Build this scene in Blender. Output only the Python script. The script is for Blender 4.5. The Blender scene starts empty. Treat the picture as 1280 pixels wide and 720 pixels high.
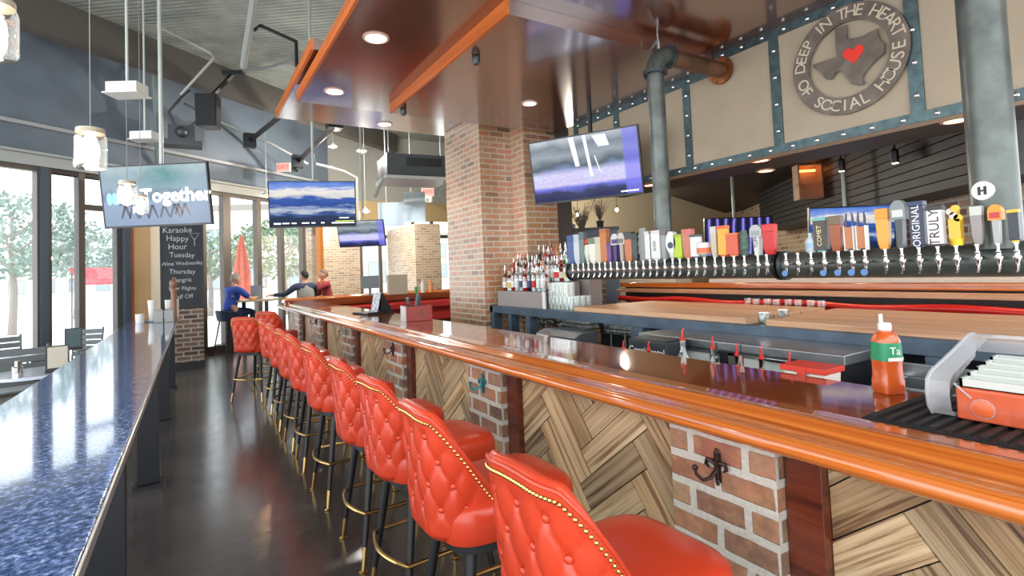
import bpy, bmesh, math, random
from mathutils import Matrix, Vector, Euler
random.seed(7)
PI = math.pi
R = math.radians
S = bpy.context.scene
COL = S.collection

# ---------------------------------------------------------------- camera, world, exposure
EYE = Vector((0.0, 0.0, 1.62))
cam_d = bpy.data.cameras.new('camera'); cam = bpy.data.objects.new('camera', cam_d); COL.objects.link(cam)
cam.location = EYE
cam.rotation_euler = (R(92.3575), R(2.3059), R(-31.4667))
cam_d.sensor_width = 36; cam_d.lens = 18.363; cam_d.shift_y = -0.0391
cam_d.clip_start = .02; cam_d.clip_end = 300
S.camera = cam
FPX = 652.9
ROT = cam.rotation_euler.to_matrix()
def ray(x, y): return ROT @ Vector((x - 640, -(y - 310), -FPX))
def at(x, y, ax, val):
    """point of the world plane ax = val that the photograph shows at x, y"""
    r = ray(x, y); i = 'xyz'.index(ax); return EYE + r * ((val - EYE[i]) / r[i])
def dep(x, y, d): return EYE + ray(x, y) * (d / FPX)

w = bpy.data.worlds.new('world'); S.world = w; w.use_nodes = True
wn = w.node_tree.nodes; wl = w.node_tree.links
bg = wn['Background']; bg.inputs['Color'].default_value = (.93, .97, 1, 1); bg.inputs['Strength'].default_value = 2.6
S.view_settings.view_transform = 'Standard'; S.view_settings.look = 'None'
S.view_settings.exposure = 0.52; S.view_settings.gamma = 1
S.view_settings.use_curve_mapping = False
sun_d = bpy.data.lights.new('sun', 'SUN'); sun_d.energy = 4.5; sun_d.angle = R(1.5); sun_d.color = (1, .97, .92)
sun = bpy.data.objects.new('sun', sun_d); COL.objects.link(sun); sun.rotation_euler = Vector((.25, -.42, -.87)).to_track_quat('-Z', 'Y').to_euler(); sun.location = (0, 30, 30)
S.cycles.max_bounces = 8; S.cycles.diffuse_bounces = 4; S.cycles.glossy_bounces = 4
S.cycles.transparent_max_bounces = 24; S.cycles.transmission_bounces = 4
S.cycles.sample_clamp_indirect = 4.0; S.cycles.caustics_reflective = False; S.cycles.caustics_refractive = False
S.cycles.use_denoising = True

# ---------------------------------------------------------------- materials
def srgb(c):
    f = lambda u: u / 12.92 if u <= .04045 else ((u + .055) / 1.055) ** 2.4
    return tuple(f(u / 255) for u in c) + (1,)
class NT:
    def __init__(s, name):
        s.m = bpy.data.materials.new(name); s.m.use_nodes = True
        s.t = s.m.node_tree; s.b = s.t.nodes['Principled BSDF']; s.out = s.t.nodes['Material Output']
    def n(s, typ, ins=None, **props):
        nd = s.t.nodes.new('ShaderNode' + typ)
        for k, v in props.items(): setattr(nd, k, v)
        for k, v in (ins or {}).items(): s.put(nd.inputs[k], v)
        return nd
    def put(s, sock, v):
        if isinstance(v, bpy.types.NodeSocket): s.t.links.new(v, sock)
        else: sock.default_value = v
    def set(s, **kw):
        for k, v in kw.items(): s.put(s.b.inputs[k.replace('_', ' ')], v)
    def coord(s, kind='Object', scale=(1, 1, 1), rot=(0, 0, 0), loc=(0, 0, 0)):
        c = s.n('TexCoord').outputs[kind]
        return s.n('Mapping', {'Vector': c, 'Scale': scale, 'Rotation': rot, 'Location': loc}).outputs[0]
    def noise(s, vec, scale=5, detail=3, rough=.5, out='Fac'):
        return s.n('TexNoise', {'Vector': vec, 'Scale': scale, 'Detail': detail, 'Roughness': rough}).outputs[out]
    def ramp(s, fac, stops, interp='LINEAR'):
        r = s.n('ValToRGB', {'Fac': fac}); e = r.color_ramp.elements; r.color_ramp.interpolation = interp
        while len(e) < len(stops): e.new(.5)
        for el, (p, c) in zip(e, stops): el.position = p; el.color = c if len(c) == 4 else srgb(c)
        return r.outputs[0]
    def mix(s, fac, a, b, mode='MIX'):
        m = s.n('Mix', data_type='RGBA', blend_type=mode)
        s.put(m.inputs[0], fac); s.put(m.inputs[6], a); s.put(m.inputs[7], b); return m.outputs[2]
    def math(s, op, a, b=0.0):
        m = s.n('Math', operation=op); s.put(m.inputs[0], a); s.put(m.inputs[1], b); return m.outputs[0]
    def bump(s, h, strength=.3, dist=.01):
        s.put(s.b.inputs['Normal'], s.n('Bump', {'Height': h, 'Strength': strength, 'Distance': dist}).outputs[0])
MATS = {}
def mat(name, col, rough=.5, metal=0, nscale=0, namt=.2, bump=0, bscale=60, coat=0, emit=0, ecol=None, spec=None):
    if name in MATS: return MATS[name]
    t = NT(name); c = srgb(col)
    if nscale:
        v = t.coord()
        d = tuple(x * (1 - namt) for x in c[:3]) + (1,); l = tuple(min(1, x * (1 + namt)) for x in c[:3]) + (1,)
        t.set(Base_Color=t.ramp(t.noise(v, nscale, 4), [(.3, d), (.7, l)]))
    else: t.set(Base_Color=c)
    if bump: t.bump(t.noise(t.coord(), bscale, 3), bump, .004)
    t.set(Roughness=rough, Metallic=metal, Coat_Weight=coat, Coat_Roughness=.08)
    if spec is not None: t.set(Specular_IOR_Level=spec)
    if emit: t.set(Emission_Color=srgb(ecol or col), Emission_Strength=emit)
    MATS[name] = t.m; return t.m
def glass_mat(name, tint=(255, 255, 255), gloss=.12, rough=.03, clear=.9):
    """thin clear sheet: lets light straight through and mirrors at its skin"""
    if name in MATS: return MATS[name]
    t = NT(name); t.t.nodes.remove(t.b)
    tr = t.n('BsdfTransparent', {'Color': tuple(x * clear for x in srgb(tint)[:3]) + (1,)})
    gl = t.n('BsdfGlossy', {'Color': (1, 1, 1, 1), 'Roughness': rough})
    lw = t.n('LayerWeight', {'Blend': .35})
    f = t.math('ADD', t.math('MULTIPLY', lw.outputs['Facing'], .55), gloss)
    mx = t.n('MixShader', {0: f, 1: tr.outputs[0], 2: gl.outputs[0]})
    t.t.links.new(mx.outputs[0], t.out.inputs[0]); MATS[name] = t.m; return t.m
def brick_mat(name, stops, mortar, bw=.2, bh=.067, ms=.01, bump=.5, grime=.25, rough=.55, sealed=0):
    t = NT(name); uv = t.n('TexCoord').outputs['UV']
    warp = t.noise(uv, 9, 2, out='Color')
    vec = t.n('VectorMath', {0: uv, 1: t.n('VectorMath', {0: t.n('VectorMath', {0: warp, 1: (.5, .5, .5)}, operation='SUBTRACT').outputs[0], 'Scale': .012}, operation='SCALE').outputs[0]}, operation='ADD').outputs[0]
    b = t.n('TexBrick', {'Vector': vec, 'Color1': (0, 0, 0, 1), 'Color2': (1, 1, 1, 1), 'Mortar': (0, 0, 0, 1), 'Scale': 1.0,
                         'Mortar Size': ms, 'Mortar Smooth': .15, 'Bias': 0.0, 'Brick Width': bw, 'Row Height': bh})
    base = t.ramp(b.outputs['Color'], stops)
    nz = t.noise(uv, 22, 5, .65)
    if sealed == .5: base = t.mix(t.ramp(t.noise(uv, 13, 6, .7), [(.42, (0, 0, 0)), (.62, (190, 190, 190))]), base, t.ramp(t.noise(uv, 7, 3), [(.35, (104, 84, 70)), (.5, (186, 150, 112)), (.65, (150, 132, 116))]))
    base = t.mix(grime, base, t.ramp(nz, [(.3, (60, 50, 45)), (.75, (225, 215, 200))]), 'OVERLAY')
    mt = t.mix(.35, srgb(mortar), t.ramp(t.noise(uv, 60, 3), [(.2, (150, 145, 135)), (.8, (240, 236, 228))]))
    t.set(Base_Color=t.mix(b.outputs['Fac'], base, mt), Roughness=rough)
    h = t.math('ADD', t.math('MULTIPLY', t.math('SUBTRACT', 1.0, b.outputs['Fac']), 1.0), t.math('MULTIPLY', nz, .35))
    t.bump(h, bump, .008)
    if sealed: t.set(Coat_Weight=sealed, Coat_IOR=1.9 if sealed < 1 else 2.5, Coat_Roughness=.3)
    MATS[name] = t.m; return t.m
def wood_mat(name, stops, gs=(2.2, 30), rough=.35, coat=0, tint=False, bump=.15, fine=1.0, coord='UV'):
    """grain runs along U"""
    t = NT(name); v = t.coord(coord, (gs[0], gs[1], gs[1]))
    warp = t.noise(v, .55, 3, out='Color')
    vv = t.n('VectorMath', {0: v, 1: t.n('VectorMath', {0: warp, 'Scale': 2.2}, operation='SCALE').outputs[0]}, operation='ADD').outputs[0]
    g = t.noise(vv, 1.0 * fine, 5, .62)
    c = t.ramp(g, stops)
    if tint:
        a = t.n('Attribute', attribute_name='tint'); c = t.mix(1.0, c, a.outputs['Color'], 'MULTIPLY')
    t.set(Base_Color=c, Roughness=rough, Coat_Weight=coat, Coat_Roughness=.06)
    if bump: t.bump(g, bump, .003)
    MATS[name] = t.m; return t.m

# ---------------------------------------------------------------- mesh builder
def frame(d):
    d = d.normalized(); a = Vector((0, 0, 1)) if abs(d.z) < .9 else Vector((1, 0, 0))
    u = a.cross(d).normalized(); return u, d.cross(u)
class MB:
    def __init__(s): s.v = []; s.f = []; s.mi = []; s.uv = {}; s.tint = {}; s.T = Matrix()
    def add(s, vs, fs, mi=0, uvs=None, tint=None):
        o = len(s.v); s.v += [s.T @ Vector(p) for p in vs]
        for k, f in enumerate(fs):
            i = len(s.f); s.f.append(tuple(o + q for q in f)); s.mi.append(mi)
            if uvs: s.uv[i] = uvs[k]
            if tint: s.tint[i] = tint
        return s
    def box(s, x0, x1, y0, y1, z0, z1, mi=0):
        v = [(x, y, z) for x in (x0, x1) for y in (y0, y1) for z in (z0, z1)]
        return s.add(v, [(0, 1, 3, 2), (4, 6, 7, 5), (0, 4, 5, 1), (2, 3, 7, 6), (0, 2, 6, 4), (1, 5, 7, 3)], mi)
    def cbox(s, c, d, mi=0): return s.box(c[0] - d[0] / 2, c[0] + d[0] / 2, c[1] - d[1] / 2, c[1] + d[1] / 2, c[2] - d[2] / 2, c[2] + d[2] / 2, mi)
    def loft(s, rings, mi=0, closed=True, cap=True):
        n = len(rings[0]); vs = [p for r in rings for p in r]; fs = []
        for i in range(len(rings) - 1):
            for j in range(n if closed else n - 1):
                k = (j + 1) % n; fs.append((i * n + j, i * n + k, (i + 1) * n + k, (i + 1) * n + j))
        if cap and closed: fs += [tuple(range(n - 1, -1, -1)), tuple((len(rings) - 1) * n + j for j in range(n))]
        return s.add(vs, fs, mi)
    def tube(s, pts, r, n=10, mi=0, closed=False):
        pts = [Vector(p) for p in pts]; m = len(pts); rs = r if isinstance(r, (list, tuple)) else [r] * m
        rings = []; u = None
        for i, p in enumerate(pts):
            a = pts[(i - 1) % m] if (i or closed) else p; b = pts[(i + 1) % m] if (i < m - 1 or closed) else p
            d = (b - a).normalized()
            if u is None: u, w_ = frame(d)
            else: u = (u - d * u.dot(d)).normalized(); w_ = d.cross(u)
            rings.append([p + (u * math.cos(2 * PI * j / n) + w_ * math.sin(2 * PI * j / n)) * rs[i] for j in range(n)])
        if closed:
            n_ = n; vs = [p for q in rings for p in q]; fs = []
            for i in range(m):
                k = (i + 1) % m
                for j in range(n_): l = (j + 1) % n_; fs.append((i * n_ + j, i * n_ + l, k * n_ + l, k * n_ + j))
            return s.add(vs, fs, mi)
        return s.loft(rings, mi)
    def lathe(s, prof, n=16, c=(0, 0, 0), mi=0, ax='z', cap=True):
        rings = []
        for r, z in prof:
            q = []
            for j in range(n):
                a = 2 * PI * j / n; x, y = r * math.cos(a), r * math.sin(a)
                q.append((c[0] + x, c[1] + y, c[2] + z) if ax == 'z' else (c[0] + z, c[1] + x, c[2] + y) if ax == 'x' else (c[0] + y, c[1] + z, c[2] + x))
            rings.append(q)
        return s.loft(rings, mi, True, cap)
    def cyl(s, c, r, h, n=16, mi=0, ax='z'): return s.lathe([(r, 0), (r, h)], n, c, mi, ax)
    def sphere(s, c, r, n=12, m=8, sc=(1, 1, 1), mi=0):
        rings = []
        for i in range(m + 1):
            t = PI * i / m; rr = max(1e-4, math.sin(t)) * r
            rings.append([(c[0] + sc[0] * rr * math.cos(2 * PI * j / n), c[1] + sc[1] * rr * math.sin(2 * PI * j / n), c[2] - sc[2] * r * math.cos(t)) for j in range(n)])
        return s.loft(rings, mi)
    def prism(s, poly, a0, a1, ax='x', mi=0):
        """poly in the two other axes (x: y,z  y: x,z  z: x,y)"""
        f = {'x': lambda p, a: (a, p[0], p[1]), 'y': lambda p, a: (p[0], a, p[1]), 'z': lambda p, a: (p[0], p[1], a)}[ax]
        return s.loft([[f(p, a0) for p in poly], [f(p, a1) for p in poly]], mi)
    def surf(s, fn, nu, nv, mi=0, cu=False):
        vs = [fn(i / nu, j / nv) for i in range(nu if cu else nu + 1) for j in range(nv + 1)]; fs = []; W = nv + 1; U = nu if cu else nu + 1
        for i in range(nu):
            k = (i + 1) % U
            for j in range(nv): fs.append((i * W + j, k * W + j, k * W + j + 1, i * W + j + 1))
        return s.add(vs, fs, mi)
    def text(s, body, size, M4, depth=.001, mi=0, align='CENTER', sx=1.0, bold=0.0):
        cu = bpy.data.curves.new('t', 'FONT'); cu.body = body; cu.size = size; cu.align_x = align; cu.align_y = 'CENTER'; cu.extrude = depth; cu.offset = bold; cu.resolution_u = 3
        o = bpy.data.objects.new('t', cu); COL.objects.link(o)
        bpy.context.view_layer.update()
        me = bpy.data.meshes.new_from_object(o.evaluated_get(bpy.context.evaluated_depsgraph_get()))
        D = M4 @ Matrix.Diagonal((sx, 1, 1, 1))
        s.add([D @ q.co for q in me.vertices], [tuple(p.vertices) for p in me.polygons], mi)
        bpy.data.objects.remove(o); bpy.data.curves.remove(cu); bpy.data.meshes.remove(me); return s
    def mesh(s, name, mats, smooth=True, ang=38):
        me = bpy.data.meshes.new(name); me.from_pydata(s.v, [], s.f)
        for m_ in (mats if isinstance(mats, (list, tuple)) else [mats]): me.materials.append(m_)
        bm = bmesh.new(); bm.from_mesh(me); bmesh.ops.recalc_face_normals(bm, faces=bm.faces); bm.to_mesh(me); bm.free()
        me.polygons.foreach_set('material_index', s.mi)
        ul = me.uv_layers.new(name='UVMap')
        for p in me.polygons:
            u = s.uv.get(p.index); n = p.normal; a = max(range(3), key=lambda i: abs(n[i]))
            own = {i: q for i, q in zip(s.f[p.index], u)} if u else None
            for li in p.loop_indices:
                vi = me.loops[li].vertex_index; c = me.vertices[vi].co
                ul.data[li].uv = own[vi] if own else ((c.y, c.z) if a == 0 else (c.x, c.z) if a == 1 else (c.y, c.x))
        if s.tint:
            ca = me.color_attributes.new('tint', 'FLOAT_COLOR', 'CORNER')
            for p in me.polygons:
                c = s.tint.get(p.index, (1, 1, 1, 1))
                for li in p.loop_indices: ca.data[li].color = c
        if smooth: me.shade_smooth(); me.set_sharp_from_angle(angle=R(ang))
        return me
def obj(name, mb, mats, parent=None, bevel=0, loc=None, rot=None, label=None, smooth=True, ang=38, seg=2, kind=None):
    me = mb.mesh(name, mats, smooth, ang) if isinstance(mb, MB) else mb
    o = bpy.data.objects.new(name, me); COL.objects.link(o)
    if parent: o.parent = parent
    if loc: o.location = loc
    if rot: o.rotation_euler = rot
    if bevel:
        m = o.modifiers.new('bevel', 'BEVEL'); m.width = bevel; m.segments = seg; m.limit_method = 'ANGLE'; m.angle_limit = R(35); m.harden_normals = True
    if label: o['label'] = label
    if kind: o['kind'] = kind
    return o
def tag(o, label, cat, group=None, kind=None):
    o['label'] = label; o['category'] = cat
    if group: o['group'] = group
    if kind: o['kind'] = kind
    return o
def thing(name, label, cat, loc=(0, 0, 0), rotz=0, group=None):
    o = bpy.data.objects.new(name, None); COL.objects.link(o); o.location = loc; o.rotation_euler = (0, 0, rotz); o.empty_display_size = .1
    return tag(o, label, cat, group)
def struct(name, mb, mats, parent=None, **k):
    o = obj(name, mb, mats, parent, **k)
    if not parent: o['kind'] = 'structure'
    return o
def copy_tree(o, parent=None):
    c = o.copy(); COL.objects.link(c)
    if parent: c.parent = parent
    for ch in list(o.children): copy_tree(ch, c)
    return c
def MX(loc, ex, ey):
    """matrix whose x and y axes are ex, ey"""
    ex = Vector(ex).normalized(); ey = Vector(ey).normalized(); ez = ex.cross(ey)
    m = Matrix((ex, ey, ez)).transposed().to_4x4(); m.translation = Vector(loc); return m
# bar-facing text: read looking along +X (right of the reader is -Y)
def TX(x, y, z, roll=0):
    return MX((x, y, z), (0, -math.cos(roll), math.sin(roll)), (0, math.sin(roll), math.cos(roll)))
# text read looking along +Y
def TY(x, y, z): return MX((x, y, z), (1, 0, 0), (0, 0, 1))

BRICK_COL = brick_mat('orange_brick', [(0, (128, 88, 56)), (.2, (190, 132, 82)), (.4, (202, 154, 104)), (.6, (206, 122, 74)), (.8, (196, 158, 112)), (1, (164, 104, 68))], (204, 188, 158), .22, .074, .011, bump=.25, sealed=1)
BRICK_BAR = brick_mat('bar_brick', [(0, (96, 76, 66)), (.2, (156, 104, 80)), (.4, (182, 132, 98)), (.6, (124, 104, 90)), (.8, (172, 100, 74)), (1, (176, 142, 110))], (190, 186, 174), .225, .1, .016, bump=.8, grime=.4, sealed=.5)
BRICK_PALE = brick_mat('pale_brick', [(0, (160, 132, 104)), (.35, (204, 178, 140)), (.65, (220, 198, 160)), (1, (186, 140, 108))], (226, 218, 200), .21, .07, .011, sealed=.8)
BRICK_PIL = brick_mat('pillar_brick', [(0, (70, 54, 46)), (.35, (120, 92, 74)), (.65, (136, 108, 88)), (1, (110, 74, 60))], (160, 150, 136), .24, .085, .013)
BRICK_TAN = brick_mat('tan_brick', [(0, (150, 112, 90)), (.35, (206, 172, 138)), (.65, (216, 188, 154)), (1, (190, 130, 104))], (222, 212, 194), .24, .085, .013)
RAIL_WOOD = wood_mat('varnished_oak', [(.3, (114, 52, 16)), (.44, (184, 94, 35)), (.58, (206, 116, 48)), (.74, (222, 140, 70))], (.45, 44), .14, 1.0, bump=.05)
BAR_WOOD = wood_mat('cherry_bar_top', [(.3, (92, 38, 16)), (.55, (142, 68, 30)), (.75, (164, 86, 42))], (.6, 14), .09, .5, bump=0)
POST_WOOD = wood_mat('mahogany', [(.3, (58, 22, 12)), (.6, (104, 44, 24)), (.8, (122, 56, 30))], (1.5, 22), .35, .2)
SOFFIT_WOOD = wood_mat('soffit_veneer', [(.3, (66, 28, 18)), (.5, (100, 46, 28)), (.72, (118, 58, 36))], (.7, 7), .22, 1.0, bump=0)
for _k, _v in (('Specular IOR Level', 1.0), ('Coat IOR', 2.5), ('Coat Roughness', .14)): SOFFIT_WOOD.node_tree.nodes['Principled BSDF'].inputs[_k].default_value = _v
SOFFIT_EDGE = wood_mat('orange_edge_wood', [(.3, (176, 84, 28)), (.6, (212, 112, 44)), (.8, (224, 130, 60))], (.8, 20), .35, .1)
PLANK_WOOD = wood_mat('reclaimed_pine', [(.3, (74, 54, 38)), (.4, (138, 108, 78)), (.5, (196, 168, 130)), (.72, (224, 202, 166))], (1.1, 40), .42, 0, tint=True, bump=.35)
BOARD_WOOD = wood_mat('pine_boards', [(.25, (166, 112, 80)), (.5, (208, 164, 128)), (.75, (222, 186, 152))], (.9, 16), .5)
STEEL_DK = mat('dark_steel', (64, 70, 72), .42, .4, nscale=9, namt=.3)
STEEL_BL = mat('blued_steel_frame', (76, 92, 108), .42, .3, nscale=6, namt=.25)
STEEL = mat('stainless', (168, 172, 174), .28, .9, nscale=5, namt=.12)
CHROME = mat('chrome', (225, 225, 222), .12, 1)
BRASS = mat('brass', (196, 164, 104), .26, 1)
BLACK = mat('black_paint', (20, 21, 25), .4)
RUBBER = mat('black_rubber', (24, 24, 26), .6)
WHITE = mat('white_plastic', (228, 228, 222), .45)
GREY = mat('grey_paint', (128, 132, 132), .55)
PIPE = mat('pipe_iron', (92, 98, 94), .36, .45, nscale=7, namt=.35)
COPPER = mat('worn_copper', (150, 96, 62), .35, .8, nscale=14, namt=.4)
LEATHER = mat('red_leather', (196, 60, 33), .28, 0, nscale=3, namt=.08, bump=.08, bscale=260, spec=.55)
GLASS = glass_mat('clear_glass', (253, 255, 254), .1, clear=.98)
WINDOW_GLASS = glass_mat('window_glass', (250, 253, 255), .03, .01, .97)
# ================================================================ STRUCTURE
# floor: sealed dark concrete
t = NT('sealed_concrete'); v = t.coord(); n1 = t.noise(v, .7, 5, .6); n2 = t.noise(v, 5, 5, .65)
c = t.ramp(n1, [(.3, (54, 52, 50)), (.55, (84, 82, 80)), (.75, (108, 104, 98))])
c = t.mix(.35, c, t.ramp(n2, [(.3, (40, 36, 34)), (.7, (120, 116, 112))]), 'OVERLAY')
t.set(Base_Color=c, Roughness=t.math('ADD', .10, t.math('MULTIPLY', n2, .2)), Specular_IOR_Level=.6); t.bump(n2, .03, .003)
FLOOR = t.m
struct('floor', MB().prism([(-6, -1.5), (9, -1.5), (20, 6), (20, 16.2), (3.2, 16.2), (3.2, 15.7), (-6, 8.7)], -.1, 0, 'z'), FLOOR)

# ceiling: dark grey-green deck
t = NT('painted_deck'); v = t.coord(); n1 = t.noise(v, 1.4, 5, .6)
t.set(Base_Color=t.ramp(n1, [(.3, (112, 120, 114)), (.7, (158, 164, 156))]), Roughness=.8)
w_ = t.n('TexWave', {'Vector': t.coord(rot=(0, 0, R(37))), 'Scale': 3.2, 'Distortion': 0}, bands_direction='Y').outputs['Fac']
t.bump(w_, .5, .03); DECK = t.m
struct('ceiling', MB().box(-6, 20, -1.5, 17, 5.95, 6.1), DECK)
LOWCEIL = mat('dark_ceiling_paint', (62, 50, 44), .6)
struct('ceiling_service', MB().prism([(4.36, -1.4), (5.3, -1.4), (5.3, .98), (12.2, 8.36), (12.2, 8.9), (4.36, 5.24)], 2.9, 3.0, 'z'), LOWCEIL)

# angled glazed wall: local x runs along the wall (away), y outward, z up
WL0 = Vector((-2.58, 11.27, 0)); WLA = math.atan2(.605, .796)
WALLP = mat('slate_wall_paint', (108, 120, 132), .5, nscale=1.5, namt=.12)
HEADP = mat('header_paint', (120, 124, 126), .5)
FRAME = mat('bronze_window_frame', (104, 96, 88), .45, .3)
FRAME_DK = mat('slate_window_frame', (84, 94, 108), .45, .3)
def wl(u): return (WL0.x + .796 * u, WL0.y + .605 * u)
wallL = MB(); wallL.box(-4.4, 7.6, 0, .25, 3.72, 5.95)
struct('wall_left', wallL, WALLP, loc=WL0, rot=(0, 0, WLA))
tr = MB(); tr.box(-4.4, 7.5, -.12, 0, 3.66, 3.84); tr.box(-4.4, 7.5, -.2, 0, 3.84, 3.88)
struct('trim_1', tr, mat('pale_trim', (176, 180, 178), .5), loc=WL0, rot=(0, 0, WLA))
tr = MB(); tr.box(-4.4, 7.5, -.1, 0, 4.32, 4.38)
struct('trim_2', tr, mat('pale_trim2', (168, 172, 172), .5), loc=WL0, rot=(0, 0, WLA))
def u_of(px, y=300):
    r = ray(px, y); r = r / FPX; # intersect vertical plane
    nx, ny = -.605, .796; s = (WL0.x * nx + WL0.y * ny) / (r.x * nx + r.y * ny)
    return (r.x * s - WL0.x) * .796 + (r.y * s - WL0.y) * .605
def window(n, x0, x1, bars, fm, z1=3.7, rail=None, thick=.1, glass=True):
    m = MB()
    for u, wd in bars: m.box(u - wd / 2, u + wd / 2, -.06, .08, 0, z1)
    m.box(x0, x1, -.05, .07, z1 - .12, z1); m.box(x0, x1, -.05, .07, 0, .18)
    if rail: m.box(rail[0], rail[1], -.04, .05, rail[2], rail[2] + .1)
    o = struct('window_%d' % n, m, fm, loc=WL0, rot=(0, 0, WLA))
    obj('pane', MB().box(x0 + .02, x1 - .02, .01, .02, .15, z1 - .1), WINDOW_GLASS, o)
a = [u_of(p) for p in (-60, 45, 187, 228, 101, 153)]
b1, b2 = u_of(187), u_of(228)
window(1, -4.3, b1, [(-4.25, .12), (u_of(46), .05), (u_of(-60), .1)], FRAME)
m = MB(); m.box(u_of(47), u_of(57), -.1, .1, 0, 3.7)
struct('trim_3', m, FRAME_DK, loc=WL0, rot=(0, 0, WLA))
window(2, u_of(57), u_of(149), [(u_of(100), .1), (u_of(60), .05), (u_of(146), .07)], FRAME, rail=(u_of(100), u_of(149), 3.0))
# corner post and beige return beside it
m = MB(); m.box(u_of(149), u_of(157), -.16, .1, 0, 3.7); struct('trim_4', m, FRAME_DK, loc=WL0, rot=(0, 0, WLA))
m = MB(); m.box(u_of(157), u_of(162), -.12, .1, 0, 3.7); struct('trim_5', m, mat('rust_post', (176, 96, 62), .5), loc=WL0, rot=(0, 0, WLA))
m = MB(); m.box(u_of(162), u_of(186), -.05, .2, 0, 3.7); struct('wall_corner', m, mat('tan_plaster', (186, 156, 112), .7), loc=WL0, rot=(0, 0, WLA))
m = MB(); m.box(u_of(186), u_of(208), -.03, .2, 0, 3.7); struct('wall_corner_pale', m, mat('pale_plaster', (222, 216, 200), .7), loc=WL0, rot=(0, 0, WLA))
window(3, u_of(208), u_of(405), [(u_of(282), .2), (u_of(322), .13), (u_of(351), .12), (u_of(378), .12), (u_of(253), .1)], FRAME)
m = MB(); m.box(u_of(398), u_of(402), -.06, .1, 0, 3.7); struct('trim_6', m, mat('amber_post', (190, 120, 50), .5), loc=WL0, rot=(0, 0, WLA))

# back wall: brick pier, wide opening, plaster beyond
struct('wall_back_brick', MB().box(2.7, 4.35, 15.9, 16.2, 0, 3.3), BRICK_PALE)
struct('wall_back_band', MB().box(2.5, 8.2, 15.9, 16.2, 3.3, 3.9), mat('ochre_band', (186, 160, 116), .7))
struct('wall_back_upper', MB().box(2.2, 20, 15.92, 16.2, 3.9, 5.95), mat('grey_plaster', (150, 150, 142), .7))
struct('wall_partition', MB().box(6.3, 13.2, 9.2, 9.4, 0, 5.95), mat('beige_plaster', (206, 190, 158), .75))
struct('wall_back', MB().box(7.6, 20, 15.9, 16.2, 0, 3.9), mat('beige_plaster', (206, 190, 158), .75))
m = MB()
for x in (4.4, 5.0, 6.1, 6.75, 7.55): m.box(x - .05, x + .05, 15.95, 16.05, 0, 3.3)
m.box(4.35, 7.6, 15.95, 16.05, 2.75, 2.85)
wdw = struct('window_4', m, FRAME); obj('pane', MB().box(4.36, 7.59, 15.99, 16.0, .1, 3.28), WINDOW_GLASS, wdw)
# right 45 degree brick wall: local x runs away along the wall
WR0 = Vector((8.1, 3.9, 0)); WRA = math.atan2(.75, .69)
struct('wall_right', MB().box(-4.0, 16.5, -.25, 0, 0, 3.0), BRICK_TAN, loc=WR0, rot=(0, 0, WRA - PI * 0))
struct('wall_right_upper', MB().box(-4.0, 16.5, -.27, -.02, 3.0, 5.95), LOWCEIL, loc=WR0, rot=(0, 0, WRA))

# stepped brick column carrying the soffit
struct('column', MB().prism([(3.25, 6.01), (3.72, 6.01), (3.72, 5.67), (4.23, 5.67), (4.23, 7.1), (3.25, 7.1)], 0, 3.695, 'z'), BRICK_COL)
struct('column_far', MB().box(5.2, 5.95, 13.5, 15.9, 0, 2.98), BRICK_PALE)
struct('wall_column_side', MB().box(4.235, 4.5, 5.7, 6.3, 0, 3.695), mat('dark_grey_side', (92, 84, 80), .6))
# chalkboard pillar
PC = Vector((-.15, 11.85, 0))
struct('pillar', MB().box(-.33, .33, -.3, .3, 0, 3.7), BRICK_PIL, loc=PC)
struct('baseboard_pillar', MB().box(-.34, .34, -.31, .31, 0, .14), BLACK, loc=PC)

# dropped soffit in layers: veneer underside, orange edges
def soffit(n, x0, x1, y0, y1, z0, z1):
    m = MB()
    e = .025
    m.box(x0 + e, x1, y0, y1, z0, z1, 0)
    s_ = MB(); s_.box(x0, x0 + e, y0, y1, z0 - .004, z1, 0)
    s_.uv = {0: [(p[1], p[2]) for p in [s_.v[i] for i in s_.f[0]]]}
    o = struct('ceiling_soffit_%d' % n, m, SOFFIT_WOOD); struct('edge_strip', s_, SOFFIT_EDGE, o)
    return o
soffit(1, 1.0, 4.2, -1.2, 6.0, 3.55, 3.66)
soffit(2, 1.93, 4.2, 3.09, 5.66, 3.44, 3.549)
c_ = soffit(3, .95, 4.6, 4.9, 7.25, 3.70, 3.8)

# bulkhead over the back bar: beige panels, riveted steel straps
XB = 4.2
m = MB(); m.box(XB, XB + .14, -1.4, 5.2, 2.5, 3.6)
bk = struct('wall_bulkhead', m, mat('cream_panel', (172, 158, 136), .7, nscale=4, namt=.05))
STRAP = mat('strap_steel', (74, 92, 96), .4, .6, nscale=16, namt=.35)
def strap(y0, y1, z0, z1, pitch=.19):
    s_ = MB(); s_.box(XB - .012, XB, y0, y1, z0, z1)
    st = struct('steel_strap', s_, STRAP, bk)
    v_ = MB(); L = max(y1 - y0, z1 - z0); k = max(1, int(L / pitch))
    for i in range(k):
        f = (i + .5) / k
        yy, zz = ((y0 + (y1 - y0) * f, (z0 + z1) / 2) if y1 - y0 > z1 - z0 else ((y0 + y1) / 2, z0 + (z1 - z0) * f))
        v_.sphere((XB - .014, yy, zz), .017, 8, 6, (.7, 1, 1))
    struct('rivets', v_, CHROME, st)
strap(-1.4, 5.2, 2.5, 2.57); strap(-1.4, 3.085, 3.475, 3.549); strap(3.09, 5.2, 3.365, 3.439)
for yc in (.45, 1.52, 2.5, 3.42, 4.42, 5.16): strap(yc - .042, yc + .042, 2.57, 3.475 if yc < 3 else 3.365)
struct('ceiling_bulkhead', MB().box(XB + .14, 5.0, -1.0, 5.2, 2.53, 2.62), mat('bulkhead_underside', (66, 60, 56), .5))

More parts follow.
